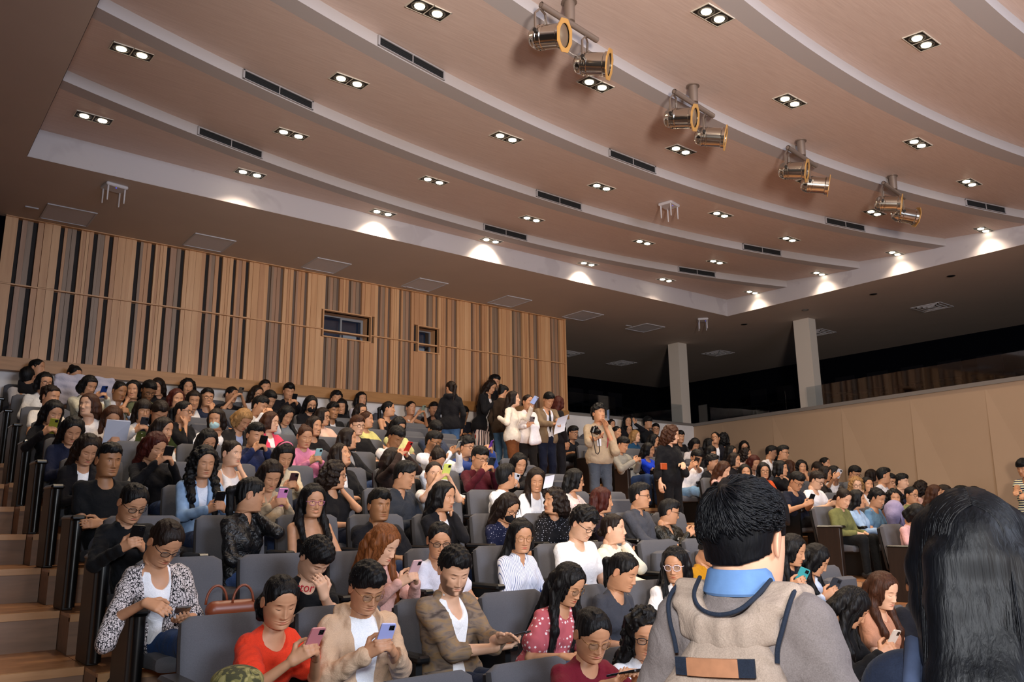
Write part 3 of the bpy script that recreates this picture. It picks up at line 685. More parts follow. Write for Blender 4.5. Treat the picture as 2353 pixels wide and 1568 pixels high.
    for sg in (-1, 1):
        p = np.linspace(0, np.pi, n1); q = np.linspace(0, 2*np.pi, n2, endpoint=False)
        ex = np.outer(np.sin(p), np.cos(q))*.008; ey = np.outer(np.sin(p), np.sin(q))*.017; ez = np.cos(p)[:, None]*.031*np.ones(n2)
        rr = np.sqrt((ey/.017)**2+(ez/.031)**2); ex = ex+.007*rr**2
        P = np.stack([sg*(.0735+ex+.30*(ey+.005)), .012+ey*(1+.2*ez/.03)-.15*ez, -.012+ez], -1).reshape(-1, 3)
        o = len(V); V = np.concatenate([V, P]); cc = np.ones((len(P), 4)); cc[:, 1:3] = .93; C = np.concatenate([C, cc])
        i = np.arange(n1-1)[:, None]*n2; j = np.arange(n2)[None, :]; j2 = (j+1) % n2
        qq = np.stack([i+j, i+n2+j, i+n2+j2, i+j2], -1).reshape(-1, 4)+o
        Q = np.concatenate([Q, qq if sg > 0 else qq[:, ::-1]])
    return V, Q, C
# ------------------------------------------------------------------ cloth, hair and skin materials
def skin_mat(c):
    key = ('skin', c)
    if key in MATS: return MATS[key]
    t = NT('skin'); at = t.n('ShaderNodeAttribute', attribute_name='tint'); mx = t.n('ShaderNodeVectorMath', operation='MULTIPLY')
    v = t.coords(); n = t.n('ShaderNodeTexNoise', i_Scale=22.0, i_Detail=3.0); t.l(v, n.inputs['Vector']); k = lin(c)[:3]
    r = t.ramp(n.outputs[0], [(.3, tuple(x*.93 for x in k)), (.7, tuple(min(1, x*1.07) for x in k))])
    t.l(r, mx.inputs[0]); t.l(at.outputs['Color'], mx.inputs[1]); t.l(mx.outputs[0], t.b.inputs['Base Color'])
    t.b.inputs['Roughness'].default_value = .5; t.b.inputs['Specular IOR Level'].default_value = .38
    t.b.inputs['Subsurface Weight'].default_value = 0
    MATS[key] = t.m; return t.m
HAIRC = dict(k='0a090b', n='1a100c', b='3b2114', r='3c140e', l='8d6a42', c='70401f', K='06070b')
def hair_mat(c):
    key = ('hair', c)
    if key in MATS: return MATS[key]
    t = NT('hair_strands'); k = lin(HAIRC[c])[:3]; v = t.coords((150, 150, 7)); n = t.n('ShaderNodeTexNoise', i_Scale=1.0, i_Detail=3.0, i_Distortion=.4); t.l(v, n.inputs['Vector'])
    t.l(t.ramp(n.outputs[0], [(.3, tuple(x*.55 for x in k)), (.7, tuple(x*1.5 for x in k))]), t.b.inputs['Base Color'])
    t.b.inputs['Roughness'].default_value = .5; t.b.inputs['Specular IOR Level'].default_value = .18 if c == 'K' else .22
    t.bump(n.outputs[0], .3 if c == 'K' else .7, .006); MATS[key] = t.m; return t.m
def cloth_mat(c, pat=None):
    key = ('cloth', c, pat)
    if key in MATS: return MATS[key]
    if pat is None: return fabric('cloth', c)
    t = NT('cloth_'+pat); k = lin(c)[:3]; t.b.inputs['Roughness'].default_value = .85; t.b.inputs['Specular IOR Level'].default_value = .2
    if pat == 'str':
        v = t.coords((1, 1, .02)); w_ = t.n('ShaderNodeTexWave', i_Scale=26.0, i_Distortion=.6); w_.inputs['Detail Scale'].default_value = .6; t.l(v, w_.inputs['Vector'])
        t.l(t.ramp(w_.outputs['Color'], [(.0, '3d5590'), (.22, 'e2e4ee'), (1, 'e2e4ee')]), t.b.inputs['Base Color'])
    elif pat in ('pol', 'dot'):
        v = t.coords((1, 1, 1)); w_ = t.n('ShaderNodeTexVoronoi', i_Scale=34.0 if pat == 'pol' else 55.0); w_.inputs['Randomness'].default_value = .55; t.l(v, w_.inputs['Vector'])
        t.l(t.ramp(w_.outputs['Distance'], [(.0, 'f0dcdc' if pat == 'pol' else 'b9b9c8'), (.24 if pat == 'pol' else .18, 'f0dcdc' if pat == 'pol' else 'b9b9c8'), (.29 if pat == 'pol' else .22, c), (1, c)]), t.b.inputs['Base Color'])
    elif pat == 'ani':
        v = t.coords((1, 1, .55)); w_ = t.n('ShaderNodeTexVoronoi', i_Scale=85.0, feature='DISTANCE_TO_EDGE'); nn = t.n('ShaderNodeTexNoise', i_Scale=30.0, i_Detail=2.0); t.l(v, nn.inputs['Vector'])
        mx = t.n('ShaderNodeMixRGB', i_Fac=.05); t.l(v, mx.inputs[1]); t.l(nn.outputs[1], mx.inputs[2]); t.l(mx.outputs[0], w_.inputs['Vector'])
        t.l(t.ramp(w_.outputs['Distance'], [(.0, '15141a'), (.085, '17161c'), (.115, 'cfc6c6'), (1, 'd8cfd0')]), t.b.inputs['Base Color'])
    elif pat == 'sue':
        v = t.coords((1, 1, 3)); n = t.n('ShaderNodeTexNoise', i_Scale=9.0, i_Detail=6.0, i_Distortion=1.0); t.l(v, n.inputs['Vector'])
        t.l(t.ramp(n.outputs[0], [(.3, '4b403a'), (.48, '7d6d60'), (.62, '8f7454'), (.75, '6c5b4e')]), t.b.inputs['Base Color']); t.bump(n.outputs[0], .4, .01)
    elif pat == 'lea':
        v = t.coords(); n = t.n('ShaderNodeTexNoise', i_Scale=16.0, i_Detail=4.0, i_Distortion=1.5); t.l(v, n.inputs['Vector'])
        t.b.inputs['Base Color'].default_value = lin(c); t.b.inputs['Roughness'].default_value = .38; t.b.inputs['Specular IOR Level'].default_value = .5; t.bump(n.outputs[0], .8, .03)
    elif pat == 'den':
        v = t.coords(); n = t.n('ShaderNodeTexNoise', i_Scale=12.0, i_Detail=6.0); t.l(v, n.inputs['Vector'])
        t.l(t.ramp(n.outputs[0], [(.3, tuple(x*.7 for x in k)), (.7, tuple(min(1, x*1.2) for x in k))]), t.b.inputs['Base Color']); t.bump(n.outputs[0], .3, .01)
    elif pat == 'flo':
        v = t.coords(); w_ = t.n('ShaderNodeTexVoronoi', i_Scale=22.0); t.l(v, w_.inputs['Vector'])
        t.l(t.ramp(w_.outputs['Distance'], [(.0, 'b06a78'), (.2, 'c89aa0'), (.3, 'dccfcb'), (1, 'd8cfca')]), t.b.inputs['Base Color'])
    elif pat == 'stv':
        v = t.coords((.0, .0, 1)); w_ = t.n('ShaderNodeTexWave', i_Scale=9.0, bands_direction='Z'); t.l(v, w_.inputs['Vector'])
        t.l(t.ramp(w_.outputs['Color'], [(.45, '2a3152'), (.5, 'dcdcb8'), (1, 'dcdcb8')]), t.b.inputs['Base Color'])
    elif pat == 'pnt':
        v = t.coords((1, 1, .01)); w_ = t.n('ShaderNodeTexWave', i_Scale=7.0); t.l(v, w_.inputs['Vector'])
        t.l(t.ramp(w_.outputs['Color'], [(.0, '1a1c2c'), (.3, 'e0d8d4'), (.55, 'b13a30'), (.75, 'e0d8d4'), (1, 'e0d8d4')], 'CONSTANT'), t.b.inputs['Base Color'])
    MATS[key] = t.m; return t.m
# ------------------------------------------------------------------ people
def V3(*a): return np.array(a, float)
def nrm(v): return v/(np.linalg.norm(v)+1e-9)
UP = V3(0, 0, 1)
def ik(S, W, l1, l2, pole):
    d = W-S; L = np.linalg.norm(d); mx = (l1+l2)*.995
    if L > mx: W = S+d/L*mx; d = W-S; L = mx
    a = (l1*l1-l2*l2+L*L)/(2*L); h = math.sqrt(max(0, l1*l1-a*a)); n = d/L; p = pole-n*(pole@n); return S+n*a+nrm(p)*h, W
def hand(F, W, d, pn, side, s, curl=.5, k=.006, res=.005, thumb=1):
    """wrist W, pointing d, palm normal pn, side = direction from little finger to thumb"""
    d = nrm(d); pn = nrm(pn-d*(pn@d)); sd = nrm(np.cross(d, pn)); sd = sd if sd@side > 0 else -sd
    rf = max(.0082, res*.95)*s; tips = []
    for i, o in enumerate((-.027, -.009, .009, .027)): F.cap(W+sd*o*.55*s, W+d*.082*s+sd*o*s, .0165*s, .0135*s, .012)
    for i, (o, L) in enumerate(zip((-.029, -.0098, .0098, .029), (.060, .074, .080, .072))):
        p = W+d*.084*s+sd*o*s; dir_ = d; ang = curl*(.55+.12*(3-i))
        for j, fr in enumerate((.45, .32, .23)):
            c_, s_ = math.cos(ang), math.sin(ang); dir_ = nrm(dir_*c_+pn*s_); q = p+dir_*L*fr*s; F.cap(p, q, rf*(1.05-.08*j), rf*(.97-.08*j), k); p = q; ang = curl*.75
        tips.append(p)
    if thumb:
        p = W+d*.022*s+sd*.030*s; q = p+nrm(d*.62+sd*.75+pn*.25)*.040*s; r_ = q+nrm(d*.9+sd*.15+pn*.45*curl)*.032*s; t_ = r_+nrm(d*.9-sd*.15+pn*.6*curl)*.026*s
        F.cap(W+d*.012*s+sd*.014*s, q, .016*s, .0125*s, .010); F.cap(q, r_, .0118*s, .0105*s, k); F.cap(r_, t_, .0105*s, .0088*s, k)
def waves(rs, n, f0, f1):
    return [(rs.uniform(-1, 1, 3)*rs.uniform(f0, f1), rs.uniform(0, 6.28)) for _ in range(n)]
PHONE_N = 0
def phone_thing(center, up, normal, c, s, label):
    """normal points to the screen side"""
    up = nrm(up); n = nrm(normal-up*(normal@up)); x = np.cross(up, n)
    r = bpy.data.objects.new('smartphone', None); COL.objects.link(r); r.empty_display_size = .05
    r.matrix_world = Matrix(((x[0], n[0], up[0], center[0]), (x[1], n[1], up[1], center[1]), (x[2], n[2], up[2], center[2]), (0, 0, 0, 1)))
    key = 'ph'+c
    if key not in MATS:
        b = MB(); w_, h_, t_ = .038, .080, .0045; poly = []
        for cx, cz, a0 in ((w_-.009, h_-.009, 0), (-w_+.009, h_-.009, 90), (-w_+.009, -h_+.009, 180), (w_-.009, -h_+.009, 270)):
            for k in range(5): a = math.radians(a0+22.5*k); poly.append((cx+.009*math.cos(a), cz+.009*math.sin(a)))
        n_ = len(poly); b.add([(x_, -t_, z_) for x_, z_ in poly]+[(x_, t_-.001, z_) for x_, z_ in poly], [tuple(range(n_)), tuple(range(2*n_-1, n_-1, -1))]+[(n_+i, n_+(i+1) % n_, (i+1) % n_, i) for i in range(n_)])
        body = b.build('case', plain('phone_case', c, .35), r)
        sc = MB(); sc.box(-w_+.003, w_-.003, t_-.001, t_+.0002, -h_+.004, h_-.004); scr = sc.build('screen', plain('phone_screen', '14161c', .15, emit='aab8d8', estr=.25), r)
        cb = MB(); cb.box(-w_+.006, -w_+.032, -t_-.0016, -t_, h_-.034, h_-.008, plain('camera_bump', '1a1b20', .3))
        for q in ((-w_+.013, h_-.015), (-w_+.013, h_-.027), (-w_+.025, h_-.021)): cb.lathe([(0, .0045), (.0014, .004)], (q[0], -t_-.0016, q[1]), (0, -1, 0), 12, plain('camera_lens', '050507', .1))
        cbo = cb.build('camera', None, r); MATS[key] = (body.data, scr.data, cbo.data)
    else:
        for nm, me in zip(('case', 'screen', 'camera'), MATS[key]): o = bpy.data.objects.new(nm, me); COL.objects.link(o); o.parent = r
    tag(r, label=label, category='phone', group='phones held by the audience')
    return r
def make_person(P):
    """P: dict(H world head centre, hip, floor z, psi, head yaw/pitch world, style ...) -> person mesh object with clothing children"""
    rs = np.random.RandomState(P['seed']); s = P['s']; lod = P['lod']; opt = P['opt']
    res_s, res_c, res_h = [(.0052, .0085, .0052), (.0075, .012, .008), (.0095, .016, .0105)][lod]
    psi = P['psi']; fw = V3(math.sin(psi), -math.cos(psi), 0); lf = V3(math.cos(psi), math.sin(psi), 0)
    sh = P.get('sh', 1.0 if P['female'] else 1.03); ar = .86 if P['female'] else 1.0
    O = P['org']; H = P['H']-O; hip = P['hip']-O; female = P['female']
    hy, hp = P['hyaw'], P['hpitch']; hr = P.get('hroll', 0)
    hf = V3(math.sin(hy)*math.cos(hp), -math.cos(hy)*math.cos(hp), -math.sin(hp)); hl = V3(math.cos(hy), math.sin(hy), 0); hu = np.cross(hl, -hf); hu = hu if hu[2] > 0 else -hu
    if hr: hl, hu = hl*math.cos(hr)+hu*math.sin(hr), hu*math.cos(hr)-hl*math.sin(hr)
    Mh = np.stack([hl, -hf, hu], 1)                 # head local (x left, y back, z up) -> world
    bp = .45*hp; bf = V3(fw[0]*math.cos(bp), fw[1]*math.cos(bp), -math.sin(bp)*.8); mid_u = nrm(hu*.5+UP*.5+(fw*.10)); 
    T = H-mid_u*P.get('neck', .158)*sh-nrm(hf*V3(1, 1, 0)+1e-6)*.012*sh-fw*.012*sh
    tb = nrm(T-hip); 
    tf = nrm(fw-tb*(fw@tb)); Mb = np.stack([lf, -tf, nrm(np.cross(lf, -tf))], 1)
    wd = (.150 if female else .172)*s*P.get('wide', 1); dp = (.084 if female else .094)*s*P.get('wide', 1)
    SH = [T-tb*.055*s-tf*.012+lf*g*wd for g in (-1, 1)]
    def torso(F, k=.05):
        F.cap(SH[0]-lf*-.02, SH[1]-lf*.02, .045*s, None, k); F.cap(T-tb*.02*s, T-tb*.10*s, .060*s, .07*s, k)
        F.cap(T-tb*.15*s+lf*wd*.42, T-tb*.15*s-lf*wd*.42, dp, None, k); m = hip+(T-hip)*.48
        F.cap(m+lf*wd*.40, m-lf*wd*.40, dp*.98*(.92 if female else 1), None, k)
        F.cap(T-tb*.15*s+lf*wd*.42, m+lf*wd*.4, dp*.95, None, k); F.cap(T-tb*.15*s-lf*wd*.42, m-lf*wd*.4, dp*.95, None, k)
        if female:
            for g in (-1, 1): F.ell(T-tb*.20*s+lf*g*.068*s+tf*.065*s, (.058*s, .055*s, .058*s), None, .03)
        F.cap(hip+tb*.10*s+lf*wd*.42, hip+tb*.10*s-lf*wd*.42, dp*1.12, None, k)
        F.cap(hip+UP*.02+lf*.07*s, hip+UP*.02-lf*.07*s, .125*s, None, k)
    # ---- arms
    l1, l2 = .285*s, .245*s; pose = P['pose']; A = []   # index 0 = right hand, 1 = left hand
    lap = [hip+fw*.30*s+UP*.135*s+lf*g*.10*s for g in (-1, 1)]; Wt = list(lap); D = [fw*.8-lf*g*.5-UP*.25 for g in (-1, 1)]; N = [-UP*.8-lf*g*.3 for g in (-1, 1)]; cu_ = [.5, .5]; held = None
    Cc = H-UP*(.30*s)+fw*(.25*s+.10*max(0, math.sin(hp)))+lf*P.get('hx', 0)
    if P.get('hands') is not None: Cc = P['hands']-O
    toH = nrm(H-Cc)
    if pose in 'PB':
        for i, g in enumerate((-1, 1)):
            Wt[i] = Cc+lf*g*.075*s-UP*.055*s-fw*.06*s; D[i] = -lf*g*.55+UP*.5+fw*.55; N[i] = -lf*g*.9-fw*.1+UP*.1; cu_[i] = .75
        held = (Cc+UP*.025*s, nrm(UP*.75+fw*.45), toH)
    elif pose in 'QE':
        j = 1 if P.get('hand') == 'l' else 0
        if pose == 'E': Wt[j] = H+hl*(1 if j else -1)*.10*s-UP*.13*s+fw*.05*s; D[j] = UP+(-hl if j else hl)*.2; N[j] = (-hl if j else hl)*1.0; cu_[j] = .9; held = (H+hl*(1 if j else -1)*.085*s-UP*.02*s, UP*.9+fw*.1, (-hl if j else hl)*1.0)
        else:
            g = (-1, 1)[j]; Wt[j] = Cc+lf*g*.07*s-UP*.03*s-fw*.07*s; D[j] = -lf*g*.45+fw*.8; N[j] = UP*1.0-lf*g*.3; cu_[j] = .6; held = (Cc+UP*.035*s+fw*.02, nrm(fw*.9-lf*g*.35+UP*.25), nrm(UP+0*toH-fw*.2))
            o = 1-j; g = (-1, 1)[o]; Wt[o] = Cc+lf*g*.11*s+UP*.01*s-fw*.03*s; D[o] = -lf*g*.7+fw*.6; N[o] = -UP; cu_[o] = .35
    elif pose == 'C':
        j = 1 if P.get('hand') == 'l' else 0; g = (-1, 1)[j]
        Wt[j] = H-hu*.155*s+hf*.085*s+hl*g*.055*s; D[j] = hu*.9-hl*g*.25-hf*.2; N[j] = -hf*.9-hl*g*.3; cu_[j] = 1.0
    elif pose == 'X':
        for i, g in enumerate((-1, 1)): Wt[i] = T-UP*(.30+.02*i)*s+fw*.20*s-lf*g*.05*s; D[i] = -lf*g; N[i] = -fw*.9-UP*.3; cu_[i] = .25
    elif pose == 'R':
        Wt[1] = H+UP*.10*s+lf*.17*s+fw*.05; D[1] = UP+lf*.1; N[1] = fw; cu_[1] = .12
    elif pose == 'W':                               # standing, arms hanging
        for i, g in enumerate((-1, 1)): Wt[i] = SH[i]-UP*.49*s+fw*.07*s+lf*g*.04*s; D[i] = -UP+fw*.15; N[i] = -lf*g; cu_[i] = .4
    for i, g in enumerate((-1, 1)):
        if P.get('wrist%d' % i) is not None: Wt[i] = P['wrist%d' % i]-O
        if P.get('dir%d' % i) is not None: D[i] = V3(*P['dir%d' % i])
        if P.get('pn%d' % i) is not None: N[i] = V3(*P['pn%d' % i])
        pole = -UP*.85+lf*g*.55-fw*.25
        E_, W_ = ik(SH[i], Wt[i], l1, l2, pole); A.append((SH[i], E_, W_, D[i]))
    top = P['top']; slv = {'tee': .58, 'shirt': 2, 'sweat': 2, 'blazer': 2, 'tank': 0, 'off': 0.0}[top]
    if 'slv' in P: slv = P['slv']
    # ---- skin: upper chest, arms and hands in one surface
    F = Field()
    F.cap(SH[0]+lf*.02, SH[1]-lf*.02, .050*s, None, .04); F.cap(T+tb*.05, T-tb*.0*s-tf*0, .049*s, .055*s, .03); F.cap(T, T-tb*.10*s, .052*s, .066*s, .04); F.cap(T-tb*.15*s+lf*wd*.42, T-tb*.15*s-lf*wd*.42, dp*.95, None, .04)
    for i, (S, E_, W_, D_) in enumerate(A):
        if slv < 1.5: F.cap(S, E_, .047*s*ar, .039*s*ar, .03)
        F.cap(E_, W_, .0395*s*ar, .026*s*ar, .015); fwd_ = nrm(W_-E_)
        dd = nrm(fwd_*.7+nrm(D_)*.9); g = (-1, 1)[i]
        sd = (-lf*g if pose not in 'PB' else UP); sd = UP if abs(nrm(N[i])@UP) < .7 else -lf*g
        if pose == 'C' and ((P.get('hand') == 'l') == (i == 1)): sd = nrm(np.cross(N[i], D_))*(1 if g > 0 else -1)
        if P.get('side%d' % i) is not None: sd = V3(*P['side%d' % i])
        if lod < 2 or pose in 'PQCRBE' or P.get('hero'): hand(F, W_, dd, N[i], sd, s, cu_[i], res=res_s)
        else: F.cap(W_, W_+dd*.10*s, .026*s, .018*s, .01)
    V, Q = F.mesh(res_s)
    nt, nz = [(132, 150), (84, 92), (52, 54)][lod]
    eyes = hp < .22 and not P.get('closed')
    hv, hq, hc = head_mesh(nt, nz, female, P['smile'], eyes, P['lip'], (.10, .07, .06), 'b' in opt)
    hv = hv*sh; loc = hv@Mh.T+H
    nb = V3(0, .022*sh, -.205*sh); alt = (hv-nb)@np.stack([hl*.0+lf, -tf, tb], 1).T+T+tb*.0
    w_ = np.clip((-.108*sh-hv[:, 2])/(.085*sh), 0, 1); w_ = (w_*w_*(3-2*w_))[:, None]; hw = loc*(1-w_)+alt*w_
    n0 = len(V); C = np.ones((n0, 4)); 
    V = np.concatenate([V, hw]); Q = np.concatenate([Q, hq+n0]); C = np.concatenate([C, hc])
    body = np_mesh('person', V, Q, [skin_mat(P['skin'])], None, C); body.location = O
    # ---- garment
    wv = waves(rs, 5, 30, 75); wv2 = waves(rs, 3, 90, 130)
    def folds(X, Y, Z, G, amp=.0048):
        q = G.copy(); n = 0
        for k, ph in wv: n = n+1.5*(.62-np.abs(np.sin(.5*(k[0]*X+k[1]*Y+k[2]*Z*.8+ph)+1.0*np.sin(18*X+13*Z+ph))))
        for k, ph in wv2: n = n+.35*np.sin(k[0]*X+k[1]*Y+k[2]*Z+ph)
        return q+amp*n*.6
    loose = {'tee': .009, 'shirt': .010, 'sweat': .012, 'blazer': .014, 'tank': .006, 'off': .008}[top]
    F = Field(); torso(F)
    for S, E_, W_, D_ in A:
        if slv > 1.5: F.cap(S, E_, .047*s*ar, .042*s*ar, .03); e = W_-nrm(W_-E_)*(.012*s if slv > 1.9 else .10*s); F.cap(E_, e, .041*s*ar, .030*s*ar, .02)
        elif slv > 0: e = S+(E_-S)*slv; F.cap(S, e, .047*s*ar, .052*s*ar, .03)
    if top in ('sweat', 'shirt', 'blazer') or 'm2' in opt:
        n_ = 9; ring = [T+tb*.008*s+(lf*math.cos(a)*.062+(-tf)*math.sin(a)*.060)*s+tf*(.004)*s-tb*.018*s*max(0, -math.sin(a)) for a in np.linspace(math.radians(-60), math.radians(240), n_)]
        F.chain(ring, .009*s if top != 'blazer' else .012*s, .012)
        if 'hood' in opt:
            for g in (-1, 1): F.chain([T-tf*.085*s+tb*.01, T+lf*g*.075*s-tf*.05*s+tb*.015, T+lf*g*.078*s+tf*.035*s-tb*.02, T+lf*g*.05*s+tf*.075*s-tb*.07], [.036*s, .033*s, .026*s, .014*s], .02)
    if 'red' in opt or 'pol' in opt:                # ruffled sleeves
        for S, E_, W_, D_ in A: F.cap(S+(E_-S)*.3, S+(E_-S)*.62, .050*s, .078*s, .02)
    ne = {'tee': .064, 'shirt': .05, 'sweat': .045, 'blazer': .05, 'tank': .085, 'off': .1}[top]*s
    if opt & {'v', 'red', 't1v'} or 'w' in opt: ne = .085*s
    tc = T-O*0; zc = hip[2]-.07*s
    def post(X, Y, Z, G):
        G = folds(X, Y, Z, G)
        if top in ('tee', 'tank', 'sweat') or ('sue' in opt and False):
            c0 = T+tf*(.062 if top != 'sweat' else .05)*s-tb*(.006 if top != 'sweat' else -.02)*s; G = np.maximum(G, ne-np.sqrt((X-c0[0])**2+(Y-c0[1])**2+(Z-c0[2])**2))
        if top == 'off': G = np.maximum(G, ((X-T[0])*tb[0]+(Y-T[1])*tb[1]+(Z-T[2])*tb[2])+.115*s)
        if top == 'tank': 
            c0 = T-tb*.03; up_ = (X-c0[0])*tb[0]+(Y-c0[1])*tb[1]+(Z-c0[2])*tb[2]; la = np.abs((X-T[0])*lf[0]+(Y-T[1])*lf[1]+(Z-T[2])*lf[2]); G = np.maximum(G, np.minimum(up_+.12*s, la-.085*s))
        if top in ('blazer', 'shirt'):
            la = np.abs((X-T[0])*lf[0]+(Y-T[1])*lf[1]+(Z-T[2])*lf[2]); fo = (X-T[0])*tf[0]+(Y-T[1])*tf[1]+(Z-T[2])*tf[2]; hz = (X-T[0])*tb[0]+(Y-T[1])*tb[1]+(Z-T[2])*tb[2]
            wdt = np.clip((.052+(hz)*.10)*s, .024*s, .06*s) if top == 'blazer' else np.clip((.036+hz*.42)*s, -.02, .05*s)
            if 'open' in opt: wdt = np.clip((.088+hz*.12)*s, .050*s, .09*s)
            G = np.maximum(G, np.minimum(wdt-la, fo-.012*s))
        return np.maximum(G, zc-Z)
    V, Q = F.mesh(res_c, post, loose)
    pat = P.get('pat'); g_o = np_mesh({'tee': 't_shirt', 'shirt': 'shirt', 'sweat': 'sweater', 'blazer': 'jacket', 'tank': 'top', 'off': 'top'}[top], V, Q, [cloth_mat(P['tc'], pat)], body)
    if top == 'blazer':
        F = Field(); torso(F)
        if 'turtle' in opt: F.cap(T-tb*.02, T+tb*.035*s, .058*s, .055*s, .02)
        elif P['inner_collar']:
            n_ = 9; F.chain([T+tb*.024*s+(lf*math.cos(a)*.053+(-tf)*math.sin(a)*.051)*s-tb*.018*s*max(0, -math.sin(a)) for a in np.linspace(math.radians(-60), math.radians(240), n_)], .008*s, .01)
        def post2(X, Y, Z, G):
            c0 = T+tf*.07*s; r_ = (.045 if 'turtle' in opt else .058)*s
            if 'open' in opt: c0 = c0-tb*.03
            G = np.maximum(G, r_-np.sqrt((X-c0[0])**2+(Y-c0[1])**2+((Z-c0[2])*(.6 if 'open' in opt else 1))**2)) if 'turtle' not in opt else G
            return np.maximum(G, zc-Z)
        V, Q = F.mesh(res_c, post2, .001); np_mesh('shirt', V, Q, [cloth_mat(P['inner'])], body)
    # ---- trousers or skirt, shoes
    F = Field(); F.cap(hip+UP*.02+lf*.07*s, hip+UP*.02-lf*.07*s, .122*s, None, .05); fz = P['fz']-O[2]
    knees = []
    for i, g in enumerate((-1, 1)):
        h0 = hip+lf*g*.085*s
        if P['stand']:
            kn = h0+V3(0, 0, -(hip[2]-fz)*.46)+lf*g*.01+fw*.03; an = V3(*(h0+lf*g*.02)[:2], fz+.09)-fw*.02
            F.cap(h0, kn, .088*s, .058*s, .04); F.cap(kn, an, .058*s, .045*s if 'flare' not in opt else .085, .03)
        else:
            kn = h0+fw*.42*s+lf*g*P.get('spread', .03)+UP*.05*s; an = V3(*(kn+fw*.02)[:2], fz+.09)
            if 'jl' in opt and g < 0: an = V3(*(kn+fw*.24+lf*.25)[:2], kn[2]-.18)
            F.cap(h0, kn, .088*s, .064*s, .04); F.cap(kn, an, .060*s, .045*s, .03)
        knees.append((kn, an))
    V, Q = F.mesh(.018 if lod else .013, lambda X, Y, Z, G: folds(X, Y, Z, G, .003), .006); np_mesh('skirt' if 'skirt' in opt else 'trousers', V, Q, [cloth_mat(P.get('pc', '23293a'), P.get('ppat'))], body)
    if P['stand'] or 'jl' in opt or 'jk' in opt or P.get('hero'):
        for i, (kn, an) in enumerate(knees):
            F = Field(); ft = an-UP*.045; F.cap(ft-fw*.04-UP*.0, ft+fw*.05, .042, .038, .02); F.cap(ft+fw*.05-UP*.008, ft+fw*.15-UP*.012, .038, .028, .02)
            V, Q = F.mesh(.012, lambda X, Y, Z, G, zz=ft[2]-.044: np.maximum(G, zz-Z)); np_mesh('shoe', V, Q, [plain('shoe', P.get('shoe', '17171a'), .5)], body)
    # ---- hair
    hair_of(P, body, H, Mh, T, tb, tf, lf, fw, sh, res_h, rs, hf, hl, hu)
    # ---- glasses, mask, phone and such
    def hpnt(x, y, z): return Mh@(V3(x, y, z)*sh)+H
    if opt & {'g', 'G', 'gp', 'gw'}:
        gm_ = plain('gold_wire', 'b58a55', .3, .9) if 'G' in opt else plain('pink_frame', 'b06a90', .35) if 'gp' in opt else plain('clear_frame', 'd9c9cf', .3) if 'gw' in opt else plain('black_frame', '0e0d10', .3)
        rr = (.0013 if 'G' in opt else .0022 if 'gw' not in opt else .003)*s; b = MB(); nn = 20 if lod == 0 else 12
        for g in (-1, 1):
            pts = []
            for k in range(nn):
                a = 2*math.pi*k/nn; ex = math.copysign(abs(math.cos(a))**.75, math.cos(a))*.0235; ez = math.copysign(abs(math.sin(a))**.8, math.sin(a))*(.0205 if opt & {'G', 'gw'} else .0165)
                pts.append(hpnt(g*.0325+ex, -.0965+abs(g*.0325+ex)**2*3.2, -.004+ez))
            b.tube(pts, rr if lod < 2 else rr*1.2, 5, None, True)
            b.tube([hpnt(g*.055, -.086, .002), hpnt(g*.072, -.06, .004), hpnt(g*.0765, .0, .0), hpnt(g*.0765, .018, -.006)], rr, 5)
        b.tube([hpnt(-.0105, -.0985, .003), hpnt(0, -.1005, .006), hpnt(.0105, -.0985, .003)], rr, 5)
        go = b.build('glasses', gm_, body, smooth=True)
        if lod == 0:
            for g in (-1, 1):
                b = MB(); c_ = []; 
                for k in range(16):
                    a = 2*math.pi*k/16; ex = math.copysign(abs(math.cos(a))**.75, math.cos(a))*.022; ez = math.copysign(abs(math.sin(a))**.8, math.sin(a))*(.019 if opt & {'G', 'gw'} else .015)
                    c_.append(hpnt(g*.0325+ex, -.0965+abs(g*.0325+ex)**2*3.2, -.004+ez))
                b.add(c_+[q+hf*.0012 for q in c_], [tuple(range(16)), tuple(range(31, 15, -1))]); b.build('lens', glassmat(), go)
    if opt & {'m', 'M'}:
        F = Field(); F.ell(hpnt(0, -.052, -.062), (.058*sh, .060*sh, .052*sh), Mh, .01); V, Q = F.mesh(.006 if lod == 0 else .009, lambda X, Y, Z, G: np.maximum(G, ((X-H[0])*hu[0]+(Y-H[1])*hu[1]+(Z-H[2])*hu[2])+.020*sh)); np_mesh('face_mask', V, Q, [cloth_mat('a9cbd0' if 'm' in opt else '101014')], body)
    if 'hb' in opt:
        b = MB(); b.tube([hpnt(.086*math.cos(a), .0+.02, .0+.124*math.sin(a)+.01) for a in np.linspace(.1, math.pi-.1, 16)], .010*s, 6); b.build('headband', plain('headband', 'd8708a', .7), body, smooth=True)
    if 'ch' in opt:
        b = MB(); b.tube([T+tb*.035*s+(lf*math.cos(a)+(-tf)*math.sin(a))*.058*s for a in np.linspace(0, 2*math.pi, 24, endpoint=False)], .003, 5, None, True); b.build('choker', plain('choker', '0b0b0d', .5), body)
    ph = P.get('phone')
    if ph and held is not None:
        c_, u_, n_ = held
        phone_thing(c_+O, u_, n_, ph, s, P['plabel'])
